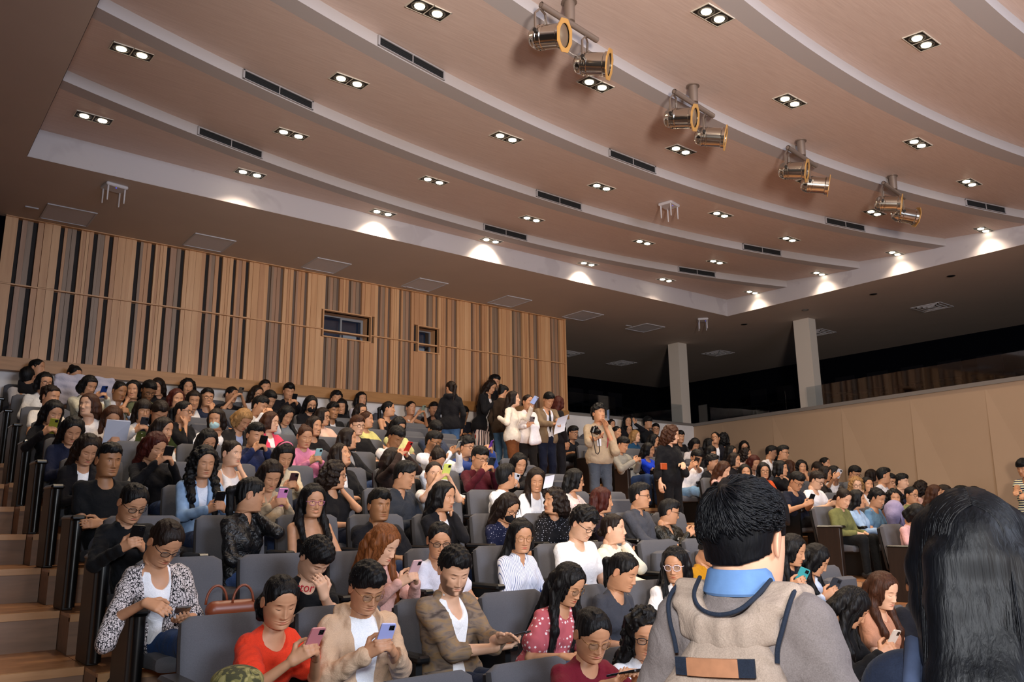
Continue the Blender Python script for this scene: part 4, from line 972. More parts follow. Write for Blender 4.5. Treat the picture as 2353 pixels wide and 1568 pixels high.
    if pose == 'B' or P.get('paper'):
        b = MB(); x = lf; u_ = nrm(UP*.8+fw*.45); n_ = nrm(np.cross(x, u_)); c_ = Cc+UP*.06
        for q in range(4):
            o_ = n_*(.003*q); b.add([c_+o_-x*.11-u_*.12, c_+o_+x*.11-u_*.12, c_+o_+x*.11+u_*.15+n_*.01*q, c_+o_-x*.11+u_*.15, ]+[c_+o_+n_*.001-x*.11-u_*.12, c_+o_+n_*.001+x*.11-u_*.12, c_+o_+n_*.001+x*.11+u_*.15+n_*.01*q, c_+o_+n_*.001-x*.11+u_*.15], [(0, 1, 2, 3), (7, 6, 5, 4), (0, 4, 5, 1), (1, 5, 6, 2), (2, 6, 7, 3), (3, 7, 4, 0)])
        o = b.build('papers', plain('paper', 'c9ccda', .8)); o.location = O; tag(o, label='stack of white papers held up by the brown haired woman in black top', category='papers')
    tag(body, label=P['label'], category='person'); P['T'] = T+O; P['A'] = [(a+O, b_+O, c_+O, d_) for a, b_, c_, d_ in A]; P['Mh'] = Mh; P['held'] = held
    P['fw'] = fw; P['lf'] = lf; P['tf'] = tf; P['tb'] = tb
    return body
def hair_of(P, body, H, Mh, T, tb, tf, lf, fw, s, res, rs, hf, hl, hu):
    st = P['hair']; F = Field(); L = lambda x, y, z: Mh@(V3(x, y, z)*s)+H
    big = st in ('curly', 'curlyshort'); long_ = st in ('long', 'longfront', 'curly', 'bangs')
    if st == 'beanie':
        F.ell(L(0, .014, .035), (.092*s, .112*s, .112*s), Mh, .01)
        V, Q = F.mesh(res, lambda X, Y, Z, G: np.maximum(G, -(((X-H[0])*hu[0]+(Y-H[1])*hu[1]+(Z-H[2])*hu[2])-.03*s))); np_mesh('knit_cap', V, Q, [cloth_mat('0b0b0d')], body)
        st = 'short'; F = Field()
    thick = {'curlyshort': .020, 'curly': .014, 'crop': .002, 'bun': .004, 'pony': .004, 'tied': .005, 'pulled': .004, 'pulledshort': .010}.get(st, .009)
    tight = st in ('bun', 'pony', 'tied', 'pulled')
    F.ell(L(0, .015, .024), (np.array([.0745, .0955, .0955]) if tight else np.array([.0790+thick, .1000+thick, .0985+thick]))*s, Mh, .012)
    if st in ('short', 'curlyshort', 'crop', 'pulledshort'): F.ell(L(0, -.020, .080), np.array([.066, .080, .050+thick*.5])*s, Mh, .02)
    ys, hlz, zb0, zb1 = -.018, .070, -.03, -.085
    if st in ('short', 'crop', 'curlyshort', 'pulledshort'): hlz = .060; ys = -.012
    if st == 'bangs': hlz = .028
    if 'nape' in P: zb0, zb1 = -.02, P['nape']
    if st in ('long', 'longfront', 'curly'): hlz = .080
    if tight: hlz = .078
    if st == 'bob' or long_: ys = -.040 if st != 'bangs' else -.05
    if st == 'hidden': hlz = .05
    if st in ('bun', 'pony', 'tied', 'pulled', 'curlytied'): ys = -.022; zb0, zb1 = -.015, -.105
    lowcut = not long_ and st != 'bob'
    if st == 'bun': F.ell(L(0, .085, .085), (.036*s,)*3, Mh, .012)
    if st in ('tied', 'curlytied'): F.ell(L(0, .112, -.03), (.036*s, .032*s, .036*s), Mh, .015)
    sw = rs.uniform(-.01, .01)
    if st == 'pony': 
        p0 = L(0, .10, .03); p1 = p0-hf*.05*s-UP*.03; p2 = p1-UP*.14*s-fw*.01+lf*.02; p3 = p2-UP*.14*s+lf*.02
        F.chain([p0, p1, p2, p3], [.022*s, .028*s, .030*s, .012*s], .015)
    if st == 'pulled':
        p0 = L(-.055, .055, -.05); F.chain([L(.0, .08, .0), p0, T-lf*.080*s+tf*.03*s+tb*.035, T-lf*.070*s+tf*.118*s-tb*.06*s, T-lf*.03*s+tf*.135*s-tb*.17*s], [.05*s, .042*s, .034*s, .028*s, .010*s], .02)
        F.chain([L(.05, .06, -.03), T+lf*.05*s-tf*.07*s, T+lf*.05*s-tf*.09*s-tb*.15], [.035*s, .03*s, .02*s], .02)
    if st == 'curlytied': F.ell(L(0, .05, .05), (.09*s, .08*s, .08*s), Mh, .02)
    drop = P.get('drop', 1.0); hwd = P.get('hwd', 1.0)
    if long_ or st == 'bob':
        k = .022; wgt = 1.25 if st == 'curly' else 1.0
        bl = .10 if st == 'bob' else .30*drop
        for g in (-1, 1):
            a = L(g*.066, .015, .06); b_ = L(g*.083, .012, -.01); c_ = L(g*.080, .020, -.075)
            F.chain([a, b_, c_], [.030*s*wgt, .028*s*wgt, .028*s*wgt], k)
            if st == 'bob': F.chain([c_, c_-UP*.035*s], [.030*s, .022*s], k)
            else:
                if st == 'longfront' or (st in ('curly', 'long') and P.get('front')):
                    d_ = T+lf*g*.098*s+tf*.045*s+tb*.0; e_ = T+lf*g*.095*s+tf*.100*s-tb*.12*s; f_ = T+lf*g*.085*s+tf*.105*s-tb*(.12+.16*drop)*s
                    F.chain([c_, d_, e_, f_], [.030*s*wgt, .030*s*wgt, .026*s*wgt, .012*s*wgt], k)
                else: F.chain([c_, T+lf*g*.085*s*hwd-tf*.045*s+tb*.01, T+lf*g*.085*s*hwd-tf*.095*s-tb*.12*s], [.032*s*wgt, .034*s*wgt, .022*s*wgt], k)
        for g in (-.9, -.3, .3, .9):
            a = L(g*.055, .085, .0); b_ = L(g*.06, .092, -.07)
            if st == 'bob': F.chain([a, b_, b_-UP*.04*s], [.034*s, .034*s, .026*s], k)
            else: F.chain([a, b_, T+lf*g*.075*s*hwd-tf*(.095)*s-tb*.03, T+lf*g*.085*s*hwd-tf*.112*s-tb*bl*s], [.038*s*wgt, .036*s*wgt, .036*s*wgt, .016*s*wgt], k)
    amp = {'curly': .011, 'curlyshort': .010, 'curlytied': .009}.get(st, .0022); cu_ = st.startswith('curly'); p1, p2, p3 = rs.uniform(0, 6, 3)
    def post(X, Y, Z, G):
        x = (X-H[0])*hl[0]+(Y-H[1])*hl[1]+(Z-H[2])*hl[2]; y = -((X-H[0])*hf[0]+(Y-H[1])*hf[1]+(Z-H[2])*hf[2]); z = (X-H[0])*hu[0]+(Y-H[1])*hu[1]+(Z-H[2])*hu[2]
        x, y, z = x/s, y/s, z/s; axx = np.abs(x)
        az_, fz_, bz_ = (np.interp(z, HZ, q).astype(F32) for q in (HA, HF, HB)); az_, fz_, bz_ = (np.maximum(q, .02) for q in (az_, fz_, bz_))
        q = (np.abs(x/az_)**2.27+np.abs(y/np.where(y < 0, fz_, bz_))**2.17)**(1/2.2); dk = (q-1)*np.minimum(az_, np.where(y < 0, fz_, bz_)*.9)*.92
        dk = np.maximum(dk, z-.1185); dk = np.maximum(dk, -.085-z)*s; tk = (.0045 if st == 'crop' or tight else .0055+.5*thick)*s*np.clip(1.0+(y+.055)/.06, .55, 1)
        G = smin(G, dk-tk, .008)
        if cu_: G = G+amp*(np.sin(95*X+p1+2*np.sin(60*Z))*np.sin(95*Y+p2+2*np.sin(70*X))+.8*np.sin(110*Z+p3+2*np.sin(80*Y)))*.62
        elif st in ('short', 'crop', 'pulledshort'): G = G+(.0030*np.sin(150*x+60*y+p1+1.5*np.sin(40*z))+.002*np.sin(190*y-70*x+60*z+p2))*np.clip((z-.03)/.05, .15, 1)
        else: G = G+.0013*P.get('hn', 1)*(np.sin(260*X+p1+2.5*np.sin(14*Z))+np.sin(250*Y+p2+2.5*np.sin(17*Z)))
        zl = hlz-.55*np.maximum(axx-.035, 0)-(9*axx*axx if st in ('long', 'longfront', 'bun', 'tied', 'pony', 'pulled', 'curly') else 0)
        if st in ('short', 'curlyshort', 'pulledshort', 'crop'): zl = zl+.005*np.sin(70*x+p3)+.003*np.sin(190*x+p1)+(.010*np.sin(22*x+p2) if st != 'crop' else 0)
        if st in ('long', 'longfront', 'pulled', 'bob', 'curly'): G = G+.0028*np.exp(-((x-.008)/.005)**2)*np.clip((z-.05)/.03, 0, 1)
        yy = ys+.35*np.maximum(-z-.01, 0)*(1 if lowcut else -.25)
        hw_ = .052 if long_ or st == 'bob' else 9
        face = np.minimum(zl-z, yy-y)
        if long_ or st == 'bob': face = np.minimum(face, .064+.30*np.maximum(-z, 0)*0-axx)       # side curtains stay in front of the cheeks
        G = np.maximum(G, face)
        if lowcut:
            zb = np.interp(np.broadcast_to(y, G.shape), [-.03, .03, .09], [zb0, zb0-.012, zb1]).astype(F32) if G.size < 4e6 else zb1
            if st in ('pony', 'pulled', 'tied', 'curlytied'): G = np.maximum(G, np.minimum(zb-z, .088-y)) if st != 'pulled' else np.maximum(G, np.minimum(np.minimum(zb-z, .04-y), .122-np.sqrt(x*x+y*y+z*z)))
            else: G = np.maximum(G, zb-z)
            if st in ('short', 'crop', 'curlyshort', 'pulledshort'): G = np.maximum(G, axx-(.098+.50*np.minimum(z+.0, 0)))
            ear = .024-np.sqrt(((y-.012))**2+((z+.014)*.8)**2); G = np.maximum(G, np.minimum(ear, axx-.055))
        return G
    V, Q = F.mesh(res, post); o = np_mesh('hair', V, Q, [hair_mat(P['hc'])], body)
    return o
PEOPLE = """
64|866|A|short|k|tee|c9c6c8|D|150|0||person in white t-shirt turned away at the far end of the last row
85|846|A9|tied|k|tee|15151a|D|60|0||dark haired person half hidden above the white t-shirt back, last row
102|879|A|bob|k|shirt|d8d4d0|D|25|10|g|woman in glasses with white top beside the draped white cloth
170|861|A9|bun|k|tee|202026|D|40|20||person with hair up peeking over the draped white cloth
204|886|A|bob|k|sweat|c9c3ae|P|35|25|p1e3a78|woman in ivory knit sweater holding a dark blue phone
117|912|A|curlytied|n|tee|e6ddd0|D|40|10||woman with tied curly hair and cream top in front of the white cloth
275|899|A|bun|k|shirt|d9d9dd|P|30|15|t3|woman with tied hair in white shirt raising a phone to her mouth
306|896|A|long|k|off|e8e6ea|C|-10|8||smiling woman with long black hair and white off-shoulder top
342|897|A|short|k|tee|5a5f45|L|20|35|g b t3|bearded man in olive green t-shirt looking down
362|889|A9|long|n|sweat|141216|L|-20|20||long haired woman in black behind the olive green t-shirt man
431|890|A9|curly|k|sweat|17161a|D|10|10||curly haired woman in black against the white wall
122|948|A|long|k|sweat|101014|P|25|25|p8a8a30|woman with long black hair in black holding a phone near the left aisle
204|931|A|long|b|tee|f0e8e4|L|-35|0|t1|smiling woman with long brown hair and white v-neck
329|944|A|bangs|n|shirt|ded8d4|P|15|12|G p303036|woman with bangs, round glasses and white shirt on her phone
258|960|A|longfront|b|sweat|16140f|B|10|30||brown haired woman in black top reading white papers
367|948|A|short|n|tee|3b4420|L|15|40||dark haired man in olive tee with his head bowed
405|917|A|long|r|sweat|1a1618|D|25|10||red haired woman in dark top smiling
445|919|A|bob|n|shirt|d6d2d0|L|10|20||short haired woman with white collar below the curly haired woman
422|946|A|pony|k|blazer|131214|C|60|5|g ic08a1c|woman with ponytail, mustard top and black jacket, hand at her neck
476|914|A|short|k|tee|1c2338|C|15|5|g|smiling man in navy polo with hand on his chin
497|964|A|bob|n|tee|f0eef0|L|-20|10|m|woman with white face mask and white v-neck t-shirt
532|907|A|tied|k|tee|131218|P|45|15|p5a5148|woman in black t-shirt holding up a beige phone by the wall
590|905|A|long|n|shirt|d4cfd2|C|35|15|g|woman in glasses and pale blouse leaning on her hand by the wall
559|964|A|bob|l|blazer|2a2624|L|40|45|i9aa4c4|person with dyed blond hair writing, dark jacket over blue shirt
166|988|A|long|k|sweat|1b1f33|L|15|35||woman in navy turtleneck looking down near the left aisle
201|1032|A|long|n|blazer|151316|L|20|35|if0f0f4|woman with sequin headband and black jacket over white looking down
250|1057|A|crop|k|tee|0c0d10|X|25|10|t3|young man in black polo with green trimmed collar
375|988|A|long|n|sweat|e4ded2|D|50|10||woman in cream sweater with green striped sleeves
357|1026|A|long|r|shirt|111014|P|35|30|p101014|auburn haired woman in black shirt looking at a black phone
469|1062|A|curly|k|blazer|86a3c6|P|20|15|id8dfee den p0c0c10|woman with long curly hair in light blue denim jacket
477|1014|A|long|k|sweat|1c1a1e|L|20|30||woman with hoop earrings and black top bent over a white sheet
533|1042|A|bun|n|tank|ece8e8|C|45|5|t1|woman in white sleeveless top resting cheek on her hand
587|1000|A|short|k|sweat|20284c|P|30|15|p08080a|man in navy hoodie photographing with a black phone
306|1154|A|tied|k|sweat|0d0e11|P|25|35|g p0c0c0e|woman with thick black glasses in black sweatshirt on her phone
577|1136|A|pony|k|shirt|121214|C|95|10|lea|woman with ponytail and black leather jacket turned to her neighbour
598|933|A|short|k|shirt|d5d3d6|P|55|20||man in white shirt lifting a dark red folder
619|918|A|short|k|shirt|141318|L|30|35||bearded man in black shirt looking down near the wall
608|893|A9|short|k|tee|15141a|D|20|0||dark haired man just behind in the last row left of the suit
664|899|A|short|k|blazer|121218|P|15|20|i15151c p101014|man in black suit texting in the last row
714|929|A|long|k|sweat|111015|L|20|25|M g|woman with black face mask and glasses
659|954|A|longfront|k|sweat|7d8288|L|30|35||woman with long wavy black hair and grey top looking down
622|970|A|long|b|blazer|e24666|L|60|5|G if3eef2 t1|woman in glasses and bright pink blazer over white
773|917|A9|curlyshort|k|tee|141318|D|10|0||dark haired head behind the laughing man in cardigan
765|944|A|short|k|blazer|121216|L|30|10|ic8c8d0 t3|laughing man in black cardigan and white shirt collar
784|934|A9|bob|k|sweat|15141a|L|0|20||woman with short black hair beside the laughing man
830|918|A9|bob|k|blazer|d8d2d6|L|30|5|i5a1824|laughing woman in white varsity jacket with dark red collar
829|946|A|bob|n|tee|1a1a1e|D|40|5|g|face in glasses just below the white varsity jacket
742|958|A|bob|n|sweat|e3bfae|L|60|5|g|woman in glasses and pale pink knit sweater
722|980|A|long|n|tee|151317|L|40|5||smiling woman in black scoop-neck top
701|1003|A|bun|b|sweat|cf7f9f|P|20|20|p9fc8d0|woman in pink sweater looking at a pale blue phone
821|978|A|short|b|tee|141316|L|35|10|g t1|man in glasses and black t-shirt looking right
842|965|A|tied|b|tee|d8d287|L|70|0||woman in pale yellow t-shirt in profile
800|1009|A|long|n|blazer|17171a|L|75|0|i8b8b8f|woman with long dark hair, grey top and black puffer vest
893|940|A|pony|k|tank|131217|L|80|0||woman in black one-shoulder top turning to her side
944|938|A|tied|k|tank|e8e4e6|P|30|5|p8fa79a|woman in white tank top holding up a green-grey phone
997|941|A9|short|k|tee|111015|D|10|5||man in black t-shirt beside the standing hoodie
1066|950|A|short|k|tee|14151f|L|10|30|t3|man in navy looking at papers on his lap behind standing hoodie
916|980|A|long|k|tee|dfda93|L|30|35||long haired woman in yellow t-shirt looking down
911|1004|A|short|k|sweat|e2dad6|L|35|40|t3|young man in cream long sleeve shirt looking at his lap
1000|988|A|short|k|tee|3b4254|L|30|45||man in slate blue t-shirt with head bowed
997|1015|A|short|k|shirt|ecebf0|P|55|20|g b p9a9a94 t3|bearded man with glasses in white shirt on his phone
903|1057|A|long|n|sweat|2b1c18|P|120|10|pc22a20|long dark haired woman turned away holding a red phone
931|1092|A|short|k|shirt|30343c|D|70|20||man in slate jacket leaning over the row in front
1005|1055|A|bun|n|shirt|ecebee|L|30|45||woman with bun and white shirt, head bowed behind yellow phone
997|1090|A|bun|n|tee|ecebee|P|15|0|pd8e070 t1|woman in white t-shirt holding a yellow-green phone
1073|1028|A|curlyshort|k|sweat|344a8c|P|50|5|g p6a3aa8|curly haired man in blue hoodie raising a purple phone case
1103|1052|A|short|k|sweat|4d1420|P|40|20|g p20242c|man in glasses and maroon sweater with black wristwatch
783|1047|A|long|n|blazer|131316|L|55|-15|ie4e4e8|woman in black jacket looking upwards
770|1092|A|curly|n|tee|141316|C|75|5|g|woman with long curly brown hair, glasses and black t-shirt
653|1047|A|bob|k|shirt|cfbfa2|P|20|35|p4a3030 hb|woman with pink headband and beige jacket over her phone
622|1092|A|bob|n|shirt|b7a184|P|20|35|pd58ac0|dark haired woman with beige patterned jacket and pink phone
719|1151|A|longfront|k|off|0e0d10|L|20|10|gp ch|smiling woman in off-shoulder black top with choker
872|1161|A|short|k|blazer|131318|L|25|5|i111116 t3|young man in black suit jacket staring ahead
1020|1141|A|long|k|blazer|17161a|C|55|10|if2f2f6|woman in black blazer and white shirt with hand to her mouth
1317|995|B|short|k|tee|11131c|L|50|10|g|man with glasses in navy beside the tan blazer
1193|1066|A|long|k|sweat|1a1718|P|25|25|pcfd4e0|long haired woman holding a pale ring light phone
1163|1096|A|short|k|shirt|eeeef2|L|130|0||bearded man in white shirt turned to the woman behind
1232|1103|A|longfront|n|blazer|f0f0f4|L|10|20|if0f0f4|laughing woman with long hair in white blouse
1321|1104|A|long|k|tee|141216|L|90|10|g flo|long black haired woman in glasses with pale floral sleeve
1273|1153|A|curly|n|sweat|121216|L|-55|-5|dot|woman with earring and black dotted blouse glancing over her shoulder
1168|1167|A|long|n|sweat|1a1e38|L|45|30|M g dot|woman with black mask and navy dotted blouse
1384|1150|A|long|r|sweat|241a24|L|95|5||woman with straight dark red hair hiding her face
1471|1140|A|short|k|shirt|44464e|L|80|5|g|man in grey button shirt with hair clip and glasses
1538|1176|A|crop|k|shirt|16150f|P|100|15|lea g p5a7898|man with shaved sides and black leather jacket holding a phone
381|1245|A|tied|n|blazer|cfc6c4|L|30|45|g ani if0f0fa w|woman in black and white leaf pattern jacket and glasses
727|1282|A|short|k|tee|0b0b0e|C|35|50|tor t1|young man in black t-shirt with red lettering, hand in his hair
644|1380|A|pulled|k|tee|d8391f|P|20|25|pc07a80 red|woman in orange-red ruffled blouse looking at a rose phone
844|1349|A|pulledshort|k|blazer|c9a98c|P|25|30|if0f6ff G pa9b4ee|person in beige hoodie over white turtleneck with round gold glasses
883|1250|A|longfront|c|shirt|d8a79c|P|55|30|pd6b0b4 t1|woman with very long copper hair and pink satin shirt
1010|1240|A|tied|k|tee|e6e4ee|L|10|20|g|woman in glasses and white tee behind the suede jacket man
1045|1309|A|short|k|blazer|85705e|Q|20|30|ifafbff sue b p0f1012 t1|bearded man in brown suede jacket and open white shirt
1198|1231|A|long|k|shirt|d8ddf0|L|20|15|G str|woman in blue and white striped shirt with round glasses
1342|1203|A|curlyshort|k|tee|f2f0f2|L|50|35|g t1|curly haired man with glasses in white polo
1410|1215|A|tied|n|sweat|e6e0cc|C|75|0|t1|woman in cream jacket biting her hand
1308|1342|A|longfront|k|tee|b85a62|L|50|30|G pol|woman with long hair in pink polka dot ruffled blouse
1433|1313|A|pony|k|tee|3a3c44|L|65|25|tg|woman with low ponytail and charcoal v-neck tee with white print
1362|1456|A|pony|k|tee|6a1424|Q|25|30|G p181414|woman in maroon sweatshirt with round gold glasses
1482|1456|A|curly|k|sweat|e4e8f0|L|10|15|g|curly haired woman in glasses and white turtleneck
1552|1298|A|longfront|k|blazer|ece9ea|L|-15|10|gw i141214|woman with clear framed glasses and very long black hair
1404|977|B|long|n|sweat|151318|D|40|5||woman at the white back wall in black beside the photographer
1442|969|B|long|k|sweat|15141a|R|20|5||woman in black waving a raised hand at the back
1444|988|B|longfront|k|sweat|1a1418|L|25|5|g|laughing woman with glasses just under the raised hand
1417|994|B|tied|k|tee|16141a|L|50|5||dark haired woman in profile to the left of the laughing woman
1489|972|B|beanie|k|sweat|17191d|L|60|5||person in black knit cap near the back wall
1507|987|B|short|k|sweat|17161a|L|10|5|g|man with glasses at the back wall beside the black cap
1460|1003|B|long|l|sweat|1f4a70|L|60|5|t1|blonde woman in blue sweater
1431|1022|B|short|k|sweat|8f8c84|P|60|25|p101014|man in light grey sweater on his phone at the aisle seat
1490|1035|B|long|k|tee|1f46d8|L|70|10||woman in shiny royal blue blouse
1502|1013|B|long|k|tee|2a2226|L|70|10||woman in profile behind the royal blue blouse
1563|1004|B|short|k|tee|15151a|L|30|10||man partly hidden behind the woman in black dress
1597|1022|B|bob|k|tee|c9c4c8|L|30|40||person with black hair bowed low beside the cream wall
1601|1052|B|short|k|tee|ebe7ea|P|30|35|p101014 jl|young man in white t-shirt with light jeans, leg crossed
1630|1022|B|bob|k|tee|16151a|L|80|5||black bob haired person under the wall panel, back row
1644|1007|B|tied|k|blazer|191820|L|-20|-5|g iecebf0|woman with glasses and white collar, highest in the right section
1664|1009|B9|curly|k|tee|141318|D|150|0||big dark curls turned away beside the white collar woman
1634|1040|B|bangs|k|sweat|1a1a1e|L|45|10||woman with straight bangs in the upper right section
1670|1030|B|bob|k|tee|3a3c1c|D|100|0||black haired person in dark olive facing away
1710|1027|B|long|k|tee|e8e6e8|L|10|15|g|woman in glasses and white tee by the wall seam
1715|1045|B|curly|n|tee|dcb6a8|L|70|0||curly haired woman looking to the side in pale pink
1637|1063|B|curlyshort|k|tee|131318|L|70|10||curly dark haired person in black shirt, upper right section
1681|1040|B|long|k|sweat|151418|L|60|5||woman with straight dark hair in black, third from the wall
1688|1058|B|long|n|sweat|17161c|L|60|5||dark haired woman in profile with black jacket
1663|1080|B|long|b|tee|d9aca4|L|60|25|t1|brown haired woman in pale pink t-shirt leaning forward
1712|1086|B|long|k|sweat|6a3c20|L|15|5||smiling woman in brown jacket
1733|1063|B|bob|r|tee|d8d0d2|L|40|25||red haired woman in white looking down
1755|1082|B|long|k|sweat|d9582a|L|15|10|g|woman with glasses in orange top
1773|1040|B|short|k|tee|e9e7ea|L|80|20||man in white tee in profile against the cream wall
1799|1040|B|crop|k|tee|1c1c22|L|70|10|g|man in glasses beside the white tee man, cream wall behind
1793|1056|B|short|k|tee|202026|D|100|0||back of a dark head below the man in glasses
1795|1077|B|bob|k|sweat|0e0e12|L|75|5||person with black bob haircut and black turtleneck
1815|1074|B|long|b|tee|c99c8c|D|120|5||long light brown hair seen from behind
1842|1074|B|curly|k|tee|d8b090|C|20|5||woman with wavy hair resting her face on her hand
1878|1078|B|short|n|tee|d0c5a4|L|45|35|g|man with auburn quiff in beige shirt bowing his head
1831|1106|B|short|k|tee|151a2a|P|50|35|g p141418|young man in navy v-neck scrubs on his phone
1878|1104|B|short|n|tee|ebe8ec|P|60|30|g p241818 t1|man in white scrubs with glasses on his phone
1896|1066|B|tied|k|tee|1a1a20|L|60|5||person in dark top behind the auburn quiff
1917|1088|B|long|k|tee|e4e0e2|P|70|15|g pc4c4cc|woman in glasses and white tee filming with her phone
1897|1089|B|long|n|tee|26201f|L|75|10||long haired woman between the two men in scrubs and phone
1964|1088|B|short|k|tee|5f6064|L|50|25|g|man in grey tee looking down by the wall seam
1968|1115|B|curly|l|tee|cfc8cc|C|15|10|g t1|woman with blond wavy hair and glasses, hand at her chin
1993|1115|B|long|k|tee|e2dee2|L|30|0||smiling woman with centre parted black hair
2004|1095|B|long|n|tee|d8d6d8|L|95|0||woman with long straight brown hair, white sleeve
2031|1093|B|crop|k|tee|c7c7cf|D|110|5||man with short cropped hair seen from behind
2044|1107|B|short|k|sweat|e4e4ea|L|50|10|g|man with thick black hair and glasses, white vest over navy
2073|1107|B|short|k|tee|1b2542|C|65|5|t1|man in navy polo shirt holding a phone to his chin
2095|1138|B|tied|k|tee|70744a|C|50|5|g|woman in glasses and olive tee clasping her hands
2118|1122|B|curly|n|tee|dfb2a4|D|120|5||curly dark bob from behind next to the olive tee woman
2149|1134|B|long|b|tee|2a201e|L|75|10||brown haired woman in profile near the foreground dark hair
2169|1135|B|short|n|tee|24201e|L|60|10|g|brown haired man with glasses next to foreground dark hair
1939|1145|B|bun|n|sweat|6f7044|L|45|30|t1 jk|woman with hair bun in olive v-neck sweater on the aisle seat
1970|1148|B|long|k|shirt|9db8d8|L|80|5||black haired woman in light blue shirt reaching forward
2017|1145|B|curlytied|k|tee|5c80a0|L|60|25||laughing woman with curly tied hair and blue collar
2055|1145|B|curly|k|sweat|54382a|L|15|5||smiling woman with very long wavy hair and brown top
2107|1183|B|bob|k|tee|d7a8a8|L|60|45||person in pink t-shirt bending over
2209|1136|B|short|k|tee|1a1a1e|D|90|10||dark head just above the foreground dark hair, nearer of two
2238|1138|B|short|k|tee|202026|D|60|10||dark head above the foreground hair, farther of two by the wall
1876|1286|A|longfront|k|shirt|c9d4ea|P|85|35|p30343c|woman with long black hair veil and pale denim shirt
1823|1264|A|longfront|k|sweat|1c1a20|P|70|20|p3fa0a8|long haired person holding a teal phone behind the student
1959|1395|A|longfront|k|sweat|0b0b0e|P|100|40|pd8d0c4|woman all in black with long black hair over a tablet
2030|1357|A|longfront|b|tee|b98468|L|55|20|t1|woman with long brown hair and peach t-shirt
2114|1348|A|short|k|sweat|17181f|C|20|15|g t3|man with glasses and navy jacket, hand on his nose
1640|1260|A|hidden|k|shirt|b07c14|L|60|40||person in mustard yellow jacket bent forward
"""
# ------------------------------------------------------------------ placing the audience
def ray(x, y):
    v = cf*FPX+cr*(x-1176.5)-cu*(y-784); return v/np.linalg.norm(v)
def at_y(x, y, Y): d = ray(x, y); return d*(Y/d[1])+V3(0, 0, CZ)
def at_depth(x, y, D): d = ray(x, y); return d*(D/(d@cf))+V3(0, 0, CZ)
def floor_of(blk, n): return max(fl_a(n), .012) if blk == 'A' else fl_b(n)
def est_row(x, y, blk, h=1.0):
    d = ray(x, y); a = d[2]/d[1]; z1, r_ = (-1.084, .253) if blk == 'A' else (-1.0, .231)
    return (a*4.90-(z1+h))/(r_-.9*a)+1
SKIN = {1: 'd6a88a', 2: 'bf8c6a', 3: '9a6c4a'}
LIPS = [(.85, .45, .42), (.80, .38, .38), (.88, .30, .32)]
taken = {}; folk = []
def seat_x(blk, k): return (XA if blk == 'A' else XB)+.365+SP*k
def assign(lines):
    """seats people with the least total shift (Hungarian method)"""
    seats_ = [('A', r, k) for r in range(-1, 10) for k in range(12 if r == 9 else 10)]+[('B', r, k) for r in range(1, 10) for k in range(8)]
    n, m = len(lines), len(seats_)+len(lines); C = np.full((n+1, m+1), 900.0); C[:, len(seats_)+1:] = 1.25
    for i, l in enumerate(lines):
        f = l.split('|'); x, y = int(f[0]), int(f[1]); blk = f[2][0]; e = float(f[2][1:]) if len(f[2]) > 1 else est_row(x, y, blk)
        for j, (b_, r, k) in enumerate(seats_):
            if b_ != blk or (abs(r-e) > 1.3 and not (blk == 'B' and e-3.2 < r < e)): continue
            k0 = (at_y(x, y, row_y(r)+.12)[0]-seat_x(blk, 0))/SP
            if abs(k-k0) < 1.7: C[i+1, j+1] = (r-e)**2*3.5+abs(k-k0)**2.5
    u = np.zeros(n+1); v = np.zeros(m+1); p = np.zeros(m+1, int); way = np.zeros(m+1, int)
    for i in range(1, n+1):
        p[0] = i; j0 = 0; mv = np.full(m+1, np.inf); used = np.zeros(m+1, bool)
        while True:
            used[j0] = True; i0 = p[j0]; cur = C[i0]-u[i0]-v; fr = ~used; fr[0] = False
            up = fr & (cur < mv); mv[up] = cur[up]; way[up] = j0
            j1 = int(np.argmin(np.where(fr, mv, np.inf))); d = mv[j1]
            u[p[used]] += d; v[used] -= d; mv[~used] -= d; j0 = j1
            if p[j0] == 0: break
        while j0: j1 = way[j0]; p[j0] = p[j1]; j0 = j1
    return {p[j]-1: seats_[j-1][1:] for j in range(1, m+1) if p[j] and j <= len(seats_) and C[p[j], j] < 800}
ASG = {}
